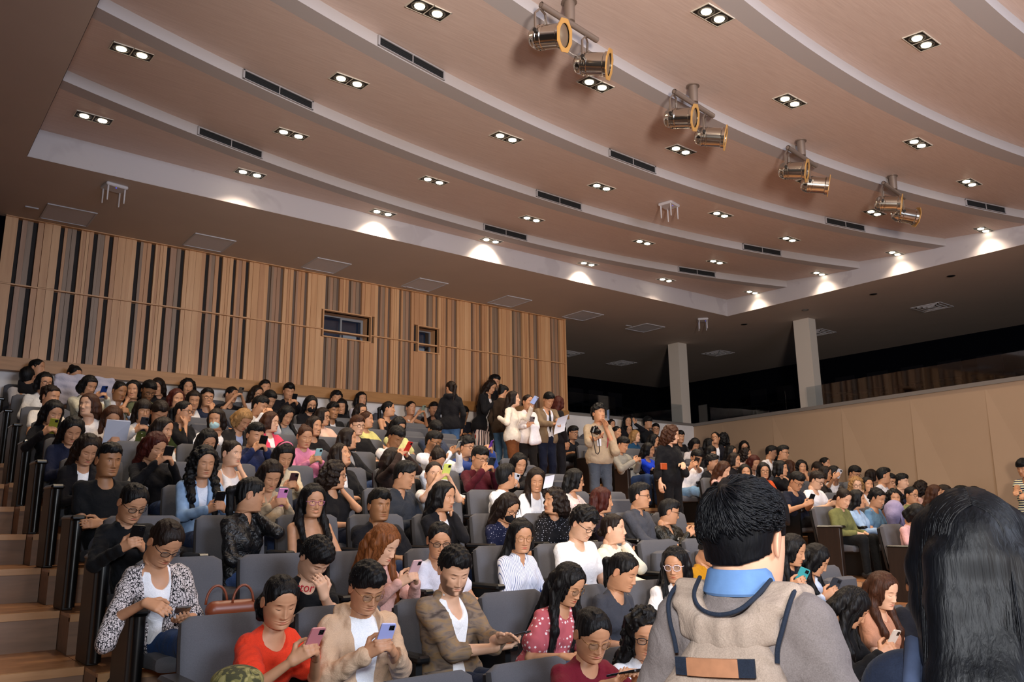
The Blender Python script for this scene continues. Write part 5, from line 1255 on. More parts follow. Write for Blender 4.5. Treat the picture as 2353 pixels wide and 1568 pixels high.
def person_from(line, i):
    f = line.split('|'); x, y = int(f[0]), int(f[1]); blk = f[2][0]
    n = int(f[2][1:]) if len(f[2]) > 1 else int(round(est_row(x, y, blk))); n = max(-1, min(9, n)) if blk == 'A' else max(1, min(9, n))
    yaw, pitch = float(f[8]), float(f[9]); opt = set(); raw = f[10].split(); tone = 2; ph = inner = None
    for o in raw:
        if o[0] == 'p' and len(o) == 7: ph = o[1:]
        elif o[0] == 'i' and len(o) == 7: inner = o[1:]
        elif o in ('t1', 't2', 't3'): tone = int(o[1])
        else: opt.add(o)
    if i-1 in ASG: n = ASG[i-1][0]
    YH = row_y(n)+.15-.20*math.sin(math.radians(max(0, pitch)))
    H = at_y(x, y, YH); fz = floor_of(blk, n)
    hz = H[2]-fz
    first = next((w_ for w_ in f[11].split() if w_ in ('woman', 'man', 'person', 'head')), 'person'); female = first == 'woman' or (first != 'man' and f[3] not in ('short', 'crop', 'curlyshort', 'beanie', 'pulledshort'))
    s = .90 if female else .96
    sx = H[0]
    if i-1 not in ASG:
        while blk == 'B' and n > 1 and at_y(x, y, row_y(n)+.15)[0] > 14.4-.04*(9-n): n -= 1
        YH = row_y(n)+.15-.20*math.sin(math.radians(max(0, pitch))); H = at_y(x, y, YH); fz = floor_of(blk, n); hz = H[2]-fz; sx = H[0]
    best = ASG[i-1][1] if i-1 in ASG else None
    if best is not None: taken[(blk, n, best)] = i; d_ = H[0]-seat_x(blk, best); sx = seat_x(blk, best)+.25*d_
    az = math.atan2(H[0], H[1]); hy = math.radians(yaw)-az
    psi = max(-.55, min(.55, .4*hy)) if abs(yaw) < 100 else max(-.6, min(.6, .3*hy))
    dist = math.hypot(H[0], H[1]); lod = 0 if dist < 6.2 else 1 if dist < 9.5 else 2
    pat = next((o for o in ('str', 'pol', 'dot', 'ani', 'sue', 'lea', 'den', 'flo') if o in opt), None)
    P = dict(H=H, hip=V3(sx, row_y(n)+.17, fz+.43+.6*min(.25, max(0, hz-1.12))), org=V3(sx, row_y(n)+.17, fz), psi=psi, hyaw=hy, hpitch=math.radians(pitch), hair=f[3], hc=f[4], top=f[5], tc=f[6], pose=f[7] if f[7] != 'D' else 'L',
             opt=opt, pat=pat, inner=inner or 'e6e6ea', inner_collar=True, skin=SKIN[tone], lip=LIPS[i % 3] if female else (.86, .58, .54), female=female, smile=1.0 if any(w_ in f[11] for w_ in ('smiling', 'laughing')) else .1,
             s=s, lod=lod, fz=fz, stand=False, seed=i, phone=ph, label=f[11], pc=random.Random(i).choice(['23293a', '17181d', '2c3c5c', '121318', '3a4d74']), drop=1.0, blk=blk, row=n, k=best)
    if ph:
        cn = {'1e3a78': 'dark blue', '8a8a30': 'olive', '303036': 'dark grey', '5a5148': 'beige grey', 'd8e070': 'yellow-green'}.get(ph, '')
        P['plabel'] = ((cn+' ') if cn else '')+'phone held by the '+' '.join(w_ for w_ in f[11].replace(',', '').split())
        P['plabel'] = ' '.join(P['plabel'].split()[:16])
    more(P, x, y); fine(P)
    return P
# finer poses of the people who show largest: keyed by a word string of their label
TWEAK = {}
HANDS = {(204,886):(237,905),(122,948):(121,985),(329,944):(330,980),(532,907):(552,905),(357,1026):(385,1051),(469,1062):(503,1158),(587,1000):(603,1023),(306,1154):(312,1243),(664,899):(676,920),(701,1003):(730,1052),(944,938):(972,945),(997,1015):(1052,1032),(903,1057):(936,1036),(997,1090):(1025,1090),(1073,1028):(1127,1030),(1103,1052):(1128,1072),(653,1047):(673,1111),(622,1092):(647,1150),(1193,1066):(1184,1108),(1538,1176):(1600,1217),(644,1380):(718,1490),(844,1349):(884,1478),(883,1250):(950,1322),(1045,1309):(1178,1474),(1362,1456):(1430,1562),(1431,1022):(1469,1053),(1601,1052):(1600,1066),(1831,1106):(1864,1152),(1878,1104):(1917,1154),(1917,1088):(1927,1092),(2073,1107):(2086,1117),(1876,1286):(1916,1357),(1823,1264):(1842,1335),(1959,1395):(2050,1483),(258,960):(265,1010),(598,933):(622,945)}
def more(P, x, y):
    if (x, y) in HANDS:
        u, v = HANDS[(x, y)]; P['hands'] = at_y(u, v, P['H'][1]-.29*max(.35, math.cos(P['hyaw']*.6)))
    if P['pose'] == 'C': P['hand'] = 'r' if x in (422, 306) else 'l'
    if P['pose'] == 'R': P['wrist1'] = at_y(1460, 975, P['H'][1]-.1)
def wp(x, y, P, off): return at_y(x, y, P['H'][1]-off)
def fine(P):
    L_ = P['label']
    if 'leaf pattern' in L_:
        P.update(pose='Q', hand='l', hands=at_y(415, 1415, P['H'][1]-.22), wrist0=at_y(335, 1385, P['H'][1]-.20), dir0=(.5, -.3, -.6), pn0=(.3, .3, -.6), slv=1.5, phone='3a2a22', plabel='dark patterned phone case held low by the woman in leaf pattern jacket', psi=.12, hc='n', pc='1e3a66')
        P['opt'].add('open')
    if 'orange-red' in L_: P.update(psi=.28, wide=.95, pc='0f1015')
    if 'over white turtleneck' in L_: P['opt'] |= {'hood', 'turtle', 'open'}; P.update(pc='3c5f9a')
    if 'bearded man in brown suede' in L_: P['opt'].add('open'); P.update(wrist0=at_y(1140, 1490, P['H'][1]-.20), dir0=(.8, -.5, .1), pn0=(.1, .1, 1), wrist1=at_y(1150, 1470, P['H'][1]-.28), dir1=(.3, -.6, .2), pn1=(-.5, 0, -.8), psi=.22, wide=1.02)
    if 'red lettering' in L_: P.update(wrist1=at_y(745, 1372, P['H'][1]-.22), dir1=(-.1, .1, 1), pn1=(-.2, .9, .1), psi=.1)
    if 'light jeans' in L_: P.update(pc='6f93b8', shoe='d8d2c8')
    if 'polo with green' in L_: P.update(pc='6a6a72')
    if 'off-shoulder black' in L_: P['tc'] = '0d0c10'
    if 'aisle seat' in L_: P.update(pc='0f1114' if 'olive' in L_ else '2b3f63')
    if 'cream jacket' in L_: P['opt'].add('m2')
    if 'white turtleneck' in L_ and 'curly' in L_: P['opt'].add('m2')
    if 'teal phone' in L_: pass
    if P['hair'] == 'pulledshort': P['sh'] = 1.02
    if 'copper' in L_: P.update(front=1, drop=1.3)
    if 'striped shirt' in L_ or 'low ponytail' in L_: P['psi'] = .1
    if 'denim jacket' in L_: P['front'] = 1
# ------------------------------------------------------------------ strands laid over the hair of the nearest people
def locks(P, body, n, kind, rad=.0032, ln=1.0, seed=0, cw=.115, wv=1.0):
    rs = np.random.RandomState(seed+5); H = P['H']-P['org']; Mh = P['Mh']; sh = P.get('sh', 1.0 if P['female'] else 1.03); T = P['T']-P['org']; tb, tf, lf = P['tb'], P['tf'], P['lf']
    Vs = []; Qs = []; off = 0; m = 5
    def skull(d, o):                                # point on the hair cap along direction d (head local)
        c = V3(0, .013, .022); r = V3(.0885+o, .1105+o, .1065+o); return c+d*r
    for i in range(n):
        if kind == 'short':
            th = rs.uniform(0, 2*np.pi); u = rs.uniform(-.25, 1); d = V3(math.sqrt(max(0, 1-u*u))*math.cos(th), math.sqrt(max(0, 1-u*u))*math.sin(th), u)
            if (d[1] < -.1 and d[2] < .45) or ('nape' in P and d[2] < -.1): continue
            wh = nrm(V3(.12, .62, .78)); tdir = nrm(d-wh*(d@wh)); tw = np.cross(d, tdir); tdir = nrm(tdir+.8*tw*(.5+.5*math.sin(3*th+2*u))+rs.normal(0, .09 if 'nape' in P else .2, 3)); L_ = rs.uniform(.03, .06)*ln
            pts = []; cur = d
            for j in range(6):
                t = j/5; cur = nrm(d+tdir*(L_/.09)*t); pts.append(Mh@(skull(cur, -.001+(.009 if 'nape' in P else .004)*math.sin(math.pi*min(1, t*1.05))+rs.uniform(0, .0015))*sh)+H)
        else:
            g = rs.choice([-1, 1]); y0 = rs.uniform(-.75, .98); pts = []; k = max(0.0, y0)
            for j in range(7):
                a = (.02+.245*j)*(1-.25*k); q = V3(g*math.sin(a)*math.sqrt(max(.02, 1-y0*y0*.75)), y0*(.75+.2*math.sin(a)), math.cos(a)*math.sqrt(max(.05, 1-y0*y0*.55)))
                if y0 < -.35 and j > 3: q[1] = y0+.12*(j-3)
                pts.append(Mh@(skull(nrm(q), rs.uniform(.0, .003))*sh)+H)
            e = pts[-1]; s_ = sh
            if kind == 'front' and y0 < .25: tgt = [T+lf*g*rs.uniform(.085, .115)*s_+tf*.06*s_, T+lf*g*rs.uniform(.07, .115)*s_+tf*.118*s_-tb*.12, T+lf*g*rs.uniform(.06, .105)*s_+tf*.125*s_-tb*rs.uniform(.2, .30)*ln]
            else: q_ = g*rs.uniform(.0, cw); tgt = [e*.35+.65*(T+lf*q_-tf*.10*s_+tb*.05), T+lf*q_-tf*(.125+.02*rs.rand())*s_-tb*.10, T+lf*q_*1.05-tf*(.135+.02*rs.rand())*s_-tb*rs.uniform(.26, .34)*ln]
            if kind == 'side': tgt = []
            pts += tgt
            # smooth
            P_ = np.array(pts); P2 = [P_[0]]
            for j in range(1, len(P_)): P2 += [P_[j-1]*.5+P_[j]*.5, P_[j]]
            P2 = np.array(P2); P2[1:-1] = .25*P2[:-2]+.5*P2[1:-1]+.25*P2[2:]; P2[1:-1] = .25*P2[:-2]+.5*P2[1:-1]+.25*P2[2:]
            ph = rs.uniform(0, 6); wa = rs.uniform(.0005, .003)*wv; P2 += np.outer(np.sin(np.arange(len(P2))*.9+ph)*wa, lf); pts = list(P2)
        pts = np.array(pts); N = len(pts); tg = np.gradient(pts, axis=0); tg /= np.linalg.norm(tg, axis=1)[:, None]+1e-9
        up = np.cross(tg, V3(.3, .5, .8)); up /= np.linalg.norm(up, axis=1)[:, None]+1e-9; sd = np.cross(tg, up)
        r = rad*rs.uniform(.6, 1.2)*np.interp(np.linspace(0, 1, N), [0, .2, .75, 1], [.5, 1, .8, .12])
        an = np.linspace(0, 2*np.pi, m, endpoint=False)
        V = (pts[:, None]+r[:, None, None]*(up[:, None]*np.cos(an)[None, :, None]+sd[:, None]*np.sin(an)[None, :, None])).reshape(-1, 3)
        a = np.arange(N-1)[:, None]*m; b = np.arange(m)[None]; b2 = (b+1) % m
        Qs.append(np.stack([a+b, a+b2, a+m+b2, a+m+b], -1).reshape(-1, 4)+off); Vs.append(V); off += len(V)
    return np_mesh('hair', np.concatenate(Vs), np.concatenate(Qs), [hair_mat(P['hc'])], body)
LOCKS = {'short': ('short', 420), 'crop': ('short', 300), 'curlyshort': None, 'pulledshort': ('short', 420), 'long': ('back', 220), 'longfront': ('front', 240), 'pony': None, 'tied': None, 'bun': None}
lines = [l for l in PEOPLE.strip().split('\n') if l.strip()]
ASG.update(assign(lines))
for i, l in enumerate(lines):
    P = person_from(l, i+1)
    P['obj'] = make_person(P); folk.append(P)
    if P['lod'] == 0 and LOCKS.get(P['hair']): locks(P, P['obj'], LOCKS[P['hair']][1], LOCKS[P['hair']][0], .0028, P['drop'], i)
# ------------------------------------------------------------------ seats under and between them
def short(lbl): 
    return ' '.join(lbl.split()[:9]).rstrip(',')
ordn = ['first', 'second', 'third', 'fourth', 'fifth', 'sixth', 'seventh', 'eighth', 'ninth', 'tenth', 'eleventh', 'twelfth']
for blk, rows_, nk in (('A', range(-1, 10), 10), ('B', range(1, 10), 8)):
    for n in rows_:
        for k in range(nk+(2 if blk == 'A' and n == 9 else -1 if blk == 'B' and n < 6 and (blk, n, 7) not in taken else 0)):
            who = taken.get((blk, n, k)); endp = (1 if blk == 'A' else 2) if k == 0 else 0
            if who: lab = 'grey auditorium seat of the '+short(folk[who-1]['label'])
            else:
                near = [(abs(q-k), folk[taken[(blk, n, q)]-1]['label'], q-k) for q in range(nk) if (blk, n, q) in taken]
                if near:
                    near.sort(key=lambda t: t[0]); d_, lb, q = near[0]
                    lab = 'empty grey seat, %s place along from the %s' % (ordn[d_-1] if q < 0 else 'next' if d_ == 1 else ordn[d_-1]+' nearer', short(lb))
                else: lab = 'empty grey seat, %s in the empty %s row of the %s block' % (ordn[k], 'front' if n < 1 else 'upper', 'stair side' if blk == 'A' else 'wall side')
            seat(seat_x(blk, k), row_y(n), floor_of(blk, n), not who, endp, ' '.join(lab.split()[:16]), 'grey seats of the block '+('beside the stairs' if blk == 'A' else 'beside the right wall'))
# ------------------------------------------------------------------ people standing
def stair_mid(Y): n = math.floor((Y+.22-4.78)/.9)+1; return (fl_a(n)+fl_b(n))/2
def standing(x, y, Y, fz, body, yaw, pitch, hair, hc, top, tc, pc, pose, label, s=.92, female=True, opt=(), seed=0, lod=2, **kw):
    H = at_y(x, y, Y); az = math.atan2(H[0], H[1]); hy = math.radians(yaw)-az; psi = math.radians(body)-az; fw = V3(math.sin(psi), -math.cos(psi), 0)
    if fz is None: fz = stair_mid(Y)
    hz = H[2]-fz; s = hz/1.56*(.97 if female else 1.0)
    hip = V3(H[0], H[1], fz)-fw*(.03+.22*math.sin(math.radians(max(0, pitch)))*kw.get('stoop', .5)); hip[2] = fz+hz*.575
    P = dict(H=H, hip=hip, org=V3(hip[0], hip[1], fz), psi=psi, hyaw=hy, hpitch=math.radians(pitch), hair=hair, hc=hc, top=top, tc=tc, pose=pose, opt=set(opt), pat=None, inner='e6e6ea', inner_collar=True,
             skin=SKIN[2], lip=LIPS[seed % 3] if female else (1.0, .72, .68), female=female, smile=.1, s=s, lod=lod, fz=fz, stand=True, seed=500+seed, phone=None, label=label, pc=pc, drop=1.0, hero=True)
    for k, v in kw.items(): P[k] = v(P) if callable(v) else v
    P['obj'] = make_person(P); folk.append(P); return P
W_ = lambda x, y, off: (lambda P: at_y(x, y, P['H'][1]-off))
standing(1036, 893, 11.0, None, 165, -150, 5, 'pony', 'n', 'sweat', '141317', '3c5a80', 'W', 'standing woman seen from behind in black hoodie and jeans, ponytail with pink tie', seed=1, opt={'hood'})
standing(1128, 889, 11.6, None, 60, 50, 30, 'long', 'n', 'blazer', '101014', 'b9b0b0', 'L', 'standing woman in black jacket and red striped wide trousers bending her head', seed=2, opt={'flare'}, ppat='pnt', stoop=1.6, wrist0=W_(1140, 925, .2), wrist1=W_(1150, 925, .2))
standing(1136, 877, 11.9, None, 40, 60, 20, 'short', 'k', 'sweat', '16151a', '1b1c22', 'W', 'tall dark haired person behind the striped trousers woman', seed=3, female=False)
standing(1157, 901, 11.3, None, 140, 130, 15, 'bun', 'k', 'sweat', '3a2d22', '3f5f80', 'W', 'standing woman in brown jacket and jeans with pale flower in her hair, turned away', seed=4)
standing(1180, 917, 10.1, None, 75, 75, -3, 'long', 'n', 'sweat', 'e9dfd0', '6b3f22', 'L', 'standing woman in cream cardigan and brown skirt raising a blue phone', seed=5, opt={'skirt'}, smile=1, wrist1=W_(1222, 936, .25), dir1=(.3, 0, 1), pn1=(.9, -.2, .1), wrist0=W_(1146, 960, -.05), dir0=(1, .2, -.3), skin=SKIN[1])
standing(1213, 924, 10.25, None, 25, 40, 5, 'tied', 'n', 'sweat', 'e8e2e4', '1d1b1c', 'P', 'standing woman in white top and black trousers with a white coat over her arm', seed=6, smile=1, hands=W_(1222, 972, .3), phone='6a6468', plabel='grey phone held by the standing woman with the white coat')
standing(1261, 919, 10.3, None, 35, 30, 35, 'short', 'k', 'blazer', '7d6a54', '141b30', 'L', 'standing man in tan blazer, white shirt and black tie reading a paper', seed=7, female=False, opt={'open'}, wrist0=W_(1270, 975, .3), wrist1=W_(1285, 978, .33), dir0=(.8, -.5, .3), dir1=(-.6, -.6, .2), inner='d9dcea')
standing(1284, 927, 10.7, None, 120, 150, 5, 'long', 'r', 'sweat', '181418', '17161c', 'W', 'standing woman with long dark red hair turned away behind the tan blazer', seed=8, drop=1.3)
ph_ = standing(1376, 950, 8.3, None, 25, 35, -2, 'curlyshort', 'k', 'sweat', 'a3917b', '454c58', 'L', 'standing young man in beige sweater with camera on red strap, talking on a phone', seed=9, lod=1, female=False, slv=1.5, wrist0=W_(1368, 1010, .30), dir0=(.6, -.3, .5), pn0=(-.1, -.3, 1), wrist1=W_(1393, 985, .12), dir1=(-.1, .1, 1), pn1=(-1, 0, .1), skin=SKIN[2], wide=.95)
cw = standing(1543, 999, 7.3, None, 45, 85, 12, 'curly', 'b', 'sweat', '0e0f14', '0c0c10', 'L', 'standing woman with very long curly brown hair in long black dress', seed=10, lod=1, slv=1.5, wide=1.15, opt={'G', 'flare'}, skin=SKIN[1], drop=1.5, wrist0=W_(1517, 1118, .0), dir0=(.1, -.1, -1), wrist1=W_(1570, 1066, .22), dir1=(-.5, -.4, -.6), pn1=(-.2, .2, -1))
standing(2352, 1076, 4.85, fl_b(1), -40, -30, 15, 'beanie', 'k', 'tee', 'd8d6c0', '15151a', 'L', 'man in striped short sleeve shirt standing against the cream wall, cut by the frame', seed=11, female=False, wrist0=W_(2328, 1160, .25), wrist1=W_(2335, 1168, .25), pat='stv')
# the two people standing close to the camera
def near(x, y, D, **kw):
    H = at_depth(x, y, D); return H
H = at_depth(1716, 1236, 1.90); az = math.atan2(H[0], H[1])
def near_person(H, body, yaw, pitch, wide, **kw):
    az = math.atan2(H[0], H[1]); psi = math.radians(body)-az; fw = V3(math.sin(psi), -math.cos(psi), 0); s = H[2]/1.60
    hip = V3(H[0], H[1], 0)-fw*.02; hip[2] = H[2]*.575
    P = dict(H=H, hip=hip, org=V3(hip[0], hip[1], .004), psi=psi, hyaw=math.radians(yaw)-az, hpitch=math.radians(pitch), opt=set(), pat=None, inner='e6e6ea', inner_collar=True, skin=SKIN[1], lip=(1, .7, .7), smile=0, s=s, lod=0, fz=.004, stand=True, phone=None, drop=1.0, hero=True, wide=wide, pose='W')
    P.update(kw); P['obj'] = make_person(P); return P
st = near_person(H, 156, 150, 6, .90, hair='short', hc='K', top='sweat', tc='7b716e', pc='23262e', female=False, sh=1.06, seed=900, neck=.12, nape=-.066, label='young man seen from behind in grey sweater with beige backpack')
locks(st, st['obj'], 2800, 'short', .0021, 1.9, 3)
T_, tb_, tf_, lf_ = st['T'], st['tb'], st['tf'], st['lf']
b0 = st['org']; b = MB(); prof = [(.058, .0), (.058, .050), (.064, .056), (.070, .052), (.084, .006), (.080, .0)]; n_ = 25; r = []   # shirt collar folded over the sweater
for k in range(n_):
    a = math.radians(-58+(296/(n_-1))*k); dr = lf_*math.cos(a)-tf_*math.sin(a); fr_ = max(0, -math.sin(a))
    for rr_, hh in prof: r.append(T_-b0+dr*rr_*1.02+tb_*(hh*(1-.3*fr_)+.006-.03*fr_))
m_ = len(prof); b.add(r, [(k*m_+j, k*m_+m_+j, k*m_+m_+(j+1) % m_, k*m_+(j+1) % m_) for k in range(n_-1) for j in range(m_)]+[tuple(range(m_)), tuple(range(n_*m_-1, n_*m_-m_-1, -1))])
b.build('shirt_collar', cloth_mat('6284b2', 'den'), st['obj'], smooth='auto')
# backpack: everything in the frame of his back
def bk(u, v, w_): return T_+lf_*u+tb_*(v+.085)-tf_*w_ # u towards his left hand, v up, w out of his back
bp_ = empty('backpack', tuple(bk(0, -.35, .2)), 0, label='beige canvas backpack with navy piping and tan leather handle', category='backpack')
def bmesh_(name, F, res, m, post=None):
    V, Q = F.mesh(res, post); o = np_mesh(name, V, Q, [m]); o.parent = bp_; o.matrix_parent_inverse = Matrix.Translation(-Vector(bp_.location)); return o
beige = cloth_mat('a59283'); navy = cloth_mat('232a38'); tan = plain('tan_leather', 'b07a58', .6, noise=.1, nscale=40)
F = Field()
for v, hw, o_, r_ in [(-.15, .045, .085, .032), (-.20, .07, .10, .045), (-.27, .10, .115, .058), (-.36, .11, .125, .072), (-.46, .11, .16, .09), (-.55, .11, .155, .085)]: F.cap(bk(-hw, v-.03, o_), bk(hw, v-.03, o_), r_, None, .05)
bmesh_('main_bag', F, .008, beige, lambda X, Y, Z, G: G+.0022*np.sin(38*X+21*Z)*np.sin(33*Y+17*Z))
F = Field()
for g in (-1, 1):
    for o_ in (-.022, -.008, .008, .022): F.chain([bk(g*.035+g*.012+o_*.6, -.135, .100-.2*abs(o_)), bk(g*.095+o_, -.098, .078), bk(g*.112+o_, -.066, .03), bk(g*.116+o_, -.076, -.03), bk(g*.120+o_, -.15, -.082), bk(g*.120+o_, -.26, -.112)], [.013]*6, .014)
for v_ in (-.128, -.142, -.156, -.170): F.chain([bk(-.10, v_+.012, .086), bk(-.05, v_, .108), bk(0, v_-.004, .113), bk(.05, v_, .108), bk(.10, v_+.012, .086)], [.013]*5, .014)
bmesh_('shoulder_straps', F, .005, beige)
def pipe_(name, pts, r, m, n=8):
    P_ = [np.array(p) for p in pts]
    for _ in range(2):
        Q_ = [P_[0]]
        for i in range(len(P_)-1): Q_ += [P_[i]*.75+P_[i+1]*.25, P_[i]*.25+P_[i+1]*.75]
        P_ = Q_+[P_[-1]]
    b = MB(); b.tube([p-np.array(bp_.location) for p in P_], r, n); return b.build(name, m, bp_, smooth=True)
pipe_('piping', [bk(-.085, -.045, .03), bk(-.074, -.075, .095), bk(-.045, -.102, .124), bk(0, -.112, .132), bk(.045, -.102, .124), bk(.074, -.075, .095), bk(.085, -.045, .03)], .0048, navy)
for g in (-1, 1): pipe_('piping', [bk(g*.138, -.055, .02), bk(g*.142, -.085, .085), bk(g*.132, -.13, .105), bk(g*.118, -.17, .112), bk(g*.115, -.20, .112)], .0052, navy)
pipe_('zip_piping', [bk(-.165, -.42, .13), bk(-.14, -.36, .185), bk(-.08, -.325, .200), bk(0, -.315, .205), (bk(.08, -.325, .200)), bk(.14, -.36, .185), bk(.165, -.42, .13)], .009, navy)
def patch(name, u0, u1, v, h, w0, m, rot=.06):
    b = MB(); n = 10; r = []
    for i in range(n+1):
        u = u0+(u1-u0)*i/n; w_ = w0-.9*(u*u)
        for vv, ww in ((v-h/2, 0), (v-h/2, .007), (v+h/2, .007), (v+h/2, 0)): r.append(bk(u, vv-rot*u, w_+ww)-np.array(bp_.location))
    b.add(r, [(4*i+j, 4*i+4+j, 4*i+4+(j+1) % 4, 4*i+(j+1) % 4) for i in range(n) for j in range(4)]+[(0, 1, 2, 3), (4*n+3, 4*n+2, 4*n+1, 4*n)]); return b.build(name, m, bp_)
patch('handle_grip', -.055, .062, -.21, .036, .166, tan); patch('handle_band', -.088, -.052, -.21, .036, .165, navy); patch('handle_band', .060, .092, -.21, .036, .164, navy)
H = at_depth(2238, 1292, 1.46)
wm = near_person(H, 172, 185, 2, 1.0, hair='long', hc='K', hwd=.62, hn=.2, top='blazer', tc='1b2233', pc='20242e', female=True, sh=1.0, seed=901, drop=1.5, label='woman seen from behind with long black hair and navy jacket')
locks(wm, wm['obj'], 2600, 'back', .0019, 1.5, 8, .075, .15)
b = MB(); q = lambda u, v, w_: wm['T']+wm['lf']*u+wm['tb']*v-wm['tf']*w_
for g in (-1,): b.tube([q(.105, .0, -.04), q(.108, .02, .02), q(.10, -.03, .10), q(.095, -.2, .13), q(.09, -.45, .14)], [.014]*5, 8)
tag(b.build('bag_strap', cloth_mat('39435a', 'den'), smooth=True), label='grey blue shoulder strap on the navy jacket of the near woman', category='strap')
# ------------------------------------------------------------------ things carried, worn and lying about
def box_at(name, c, x, z, hx, hy, hz, m, label, cat, bev=.004, **k):
    x = nrm(x); z = nrm(z-x*(z@x)); y = np.cross(z, x); b = MB(); b.box(-hx, hx, -hy, hy, -hz, hz, m, bev); o = b.build(name, m)
    o.matrix_world = Matrix(((x[0], y[0], z[0], c[0]), (x[1], y[1], z[1], c[1]), (x[2], y[2], z[2], c[2]), (0, 0, 0, 1))); tag(o, label=label, category=cat, **k); return o
def local(P, u, v, w_): return P['T']+P['lf']*u+P['tb']*v+P['tf']*w_
# camera with strap, badge and phone of the photographer
ph = ph_; c0 = at_y(1367, 990, ph['H'][1]-.34); lf0, fw0 = ph['lf'], ph['fw']
cam_o = empty('camera', tuple(c0), 0, label='black camera held at the chest by the man in beige sweater', category='camera')
def rel(b, name, m, par, c): o = b.build(name, m, par, smooth=False); return o
kb = plain('camera_black', '0c0c0e', .35)
b = MB(); b.box(-.065, .065, -.03, .03, -.045, .045, None, .01); b.build('body', kb, cam_o); b = MB(); b.box(-.025, .025, -.025, .025, .04, .065, None, .008); b.build('viewfinder', kb, cam_o)
b = MB(); b.lathe([(0, .033), (.02, .033), (.025, .03), (.06, .031), (.062, .024), (.055, .02)], (0, -.028, -.004), (0, -1, 0), 20); b.build('lens', kb, cam_o); cam_o.rotation_euler = (.3, .2, ph['psi']+.5)
red = cloth_mat('9c1f38'); b = MB(); TT = ph['T']
b.tube([TT+lf0*-.07+fw0*.03+UP*.0, TT+lf0*-.04+fw0*.12-UP*.08, TT+lf0*.0+fw0*.145-UP*.2, c0+lf0*.02+UP*.03], .006, 6); b.tube([TT+lf0*.07+fw0*.03, TT+lf0*.085+fw0*.12-UP*.08, TT+lf0*.08+fw0*.145-UP*.25, TT+lf0*.06+fw0*.145-UP*.34], .006, 6)
tag(b.build('lanyard', red, smooth=True), label='dark red lanyard around the neck of the man in beige sweater', category='lanyard')
b = MB(); b.tube([c0+lf0*-.06, c0-UP*.12+lf0*-.03, c0-UP*.30+lf0*.0, c0-UP*.32+lf0*.03, c0-UP*.28+lf0*.06, c0-UP*.1+lf0*.05], .007, 6); tag(b.build('camera_strap', plain('strap_black', '15090c', .6), smooth=True), label='black camera strap loop hanging below the held camera', category='strap')
box_at('name_badge', at_y(1377, 1017, ph['H'][1]-.20), lf0, UP+lf0*.15, .03, .002, .05, plain('badge_white', 'c9c9d2', .4), 'white name badge hanging on the beige sweater', 'badge', .001)
phone_thing(ph['H']+V3(.075, -.075, -.03)+lf0*.03, UP, -lf0, '101014', 1, 'black phone at the ear of the man in beige sweater')
phone_thing(at_y(1228, 920, 10.1-.30), V3(.5, 0, .6), V3(.5, .6, -.4), '2458a8', 1, 'bright blue phone held high by the woman in cream cardigan')
# tie, paper, coat, wallet
bl = next(p for p in folk if 'tan blazer, white' in p['label'])
b = MB(); b.tube([local(bl, 0, -.04, .085)-bl['org'], local(bl, 0, -.06, .1)-bl['org'], local(bl, 0, -.16, .118)-bl['org'], local(bl, 0, -.32, .12)-bl['org'], local(bl, .0, -.4, .115)-bl['org']], [.012, .010, .018, .024, .006], 6); b.build('tie', plain('black_tie', '0c0c10', .6), bl['obj'])
def sheet(name, c, x, y, hw, hh, label, m=None, cat='paper', n=6, curl=.03):
    x, y = nrm(x), nrm(y); z = nrm(np.cross(x, y)); b = MB(); r = []
    for t_ in (0, .0012):
        for i in range(n+1):
            for j in (-1, 1): u = -1+2*i/n; r.append(c+x*hw*j+y*hh*u+z*(curl*u*u+t_))
    k = 2*(n+1); b.add(r, [(2*i, 2*i+1, 2*i+3, 2*i+2) for i in range(n)]+[(k+2*i+2, k+2*i+3, k+2*i+1, k+2*i) for i in range(n)]+[(2*i+j, 2*i+2+j, k+2*i+2+j, k+2*i+j) for i in range(n) for j in (0, 1)]+[(0, 1, k+1, k), (k-2, k-1, 2*k-1, 2*k-2)])
    return tag(b.build(name, m or plain('paper', 'c9ccda', .8)), label=label, category=cat)
sheet('paper', at_y(1288, 976, 10.3-.42), V3(.8, -.3, .3), V3(.2, -.2, 1), .10, .14, 'white printed sheet read by the standing man in tan blazer')
sheet('paper_fan', at_y(1261, 1108, row_y(3)-.10), V3(.8, -.6, .2), V3(.3, 0, 1), .05, .065, 'white paper fan waved beside the laughing woman in white blouse', cat='fan', curl=.01)
F = Field(); c_ = at_y(1230, 1000, 10.25-.32); F.cap(V3(0, 0, .12), V3(.03, -.02, -.10), .045, .06, .03); F.cap(V3(-.05, 0, .10), V3(-.06, 0, -.12), .04, .055, .03); F.cap(V3(-.06, 0, .13), V3(.05, 0, .13), .035, None, .03)
V, Q = F.mesh(.012, lambda X, Y, Z, G: G+.006*np.sin(60*X+8*Z)); o = np_mesh('white_coat', V, Q, [cloth_mat('e6e6f0')]); o.location = c_; tag(o, label='folded white coat over the arm of the standing woman in white top', category='coat')
box_at('wallet', at_y(1525, 1072, cw['H'][1]-.20), cw['lf'], UP, .055, .012, .042, plain('orange_leather', 'a8481c', .5), 'small orange leather pouch at the waist of the black dress', 'pouch', .006)
# draped cloth on the last rows
F = Field(); 
for i in range(13): F.cap(V3(.055*i, .0, .17), V3(.055*i, -.02, -.17), .035, .04, .04)
V, Q = F.mesh(.014, lambda X, Y, Z, G: G+.008*np.sin(30*X+14*Z)+.004*np.sin(70*Z+9*X)); o = np_mesh('draped_cloth', V, Q, [cloth_mat('b9b5c4')]); o.location = at_y(128, 893, row_y(9)-.05); tag(o, label='white cloth draped over seats of the back rows near the stairs', category='cloth')
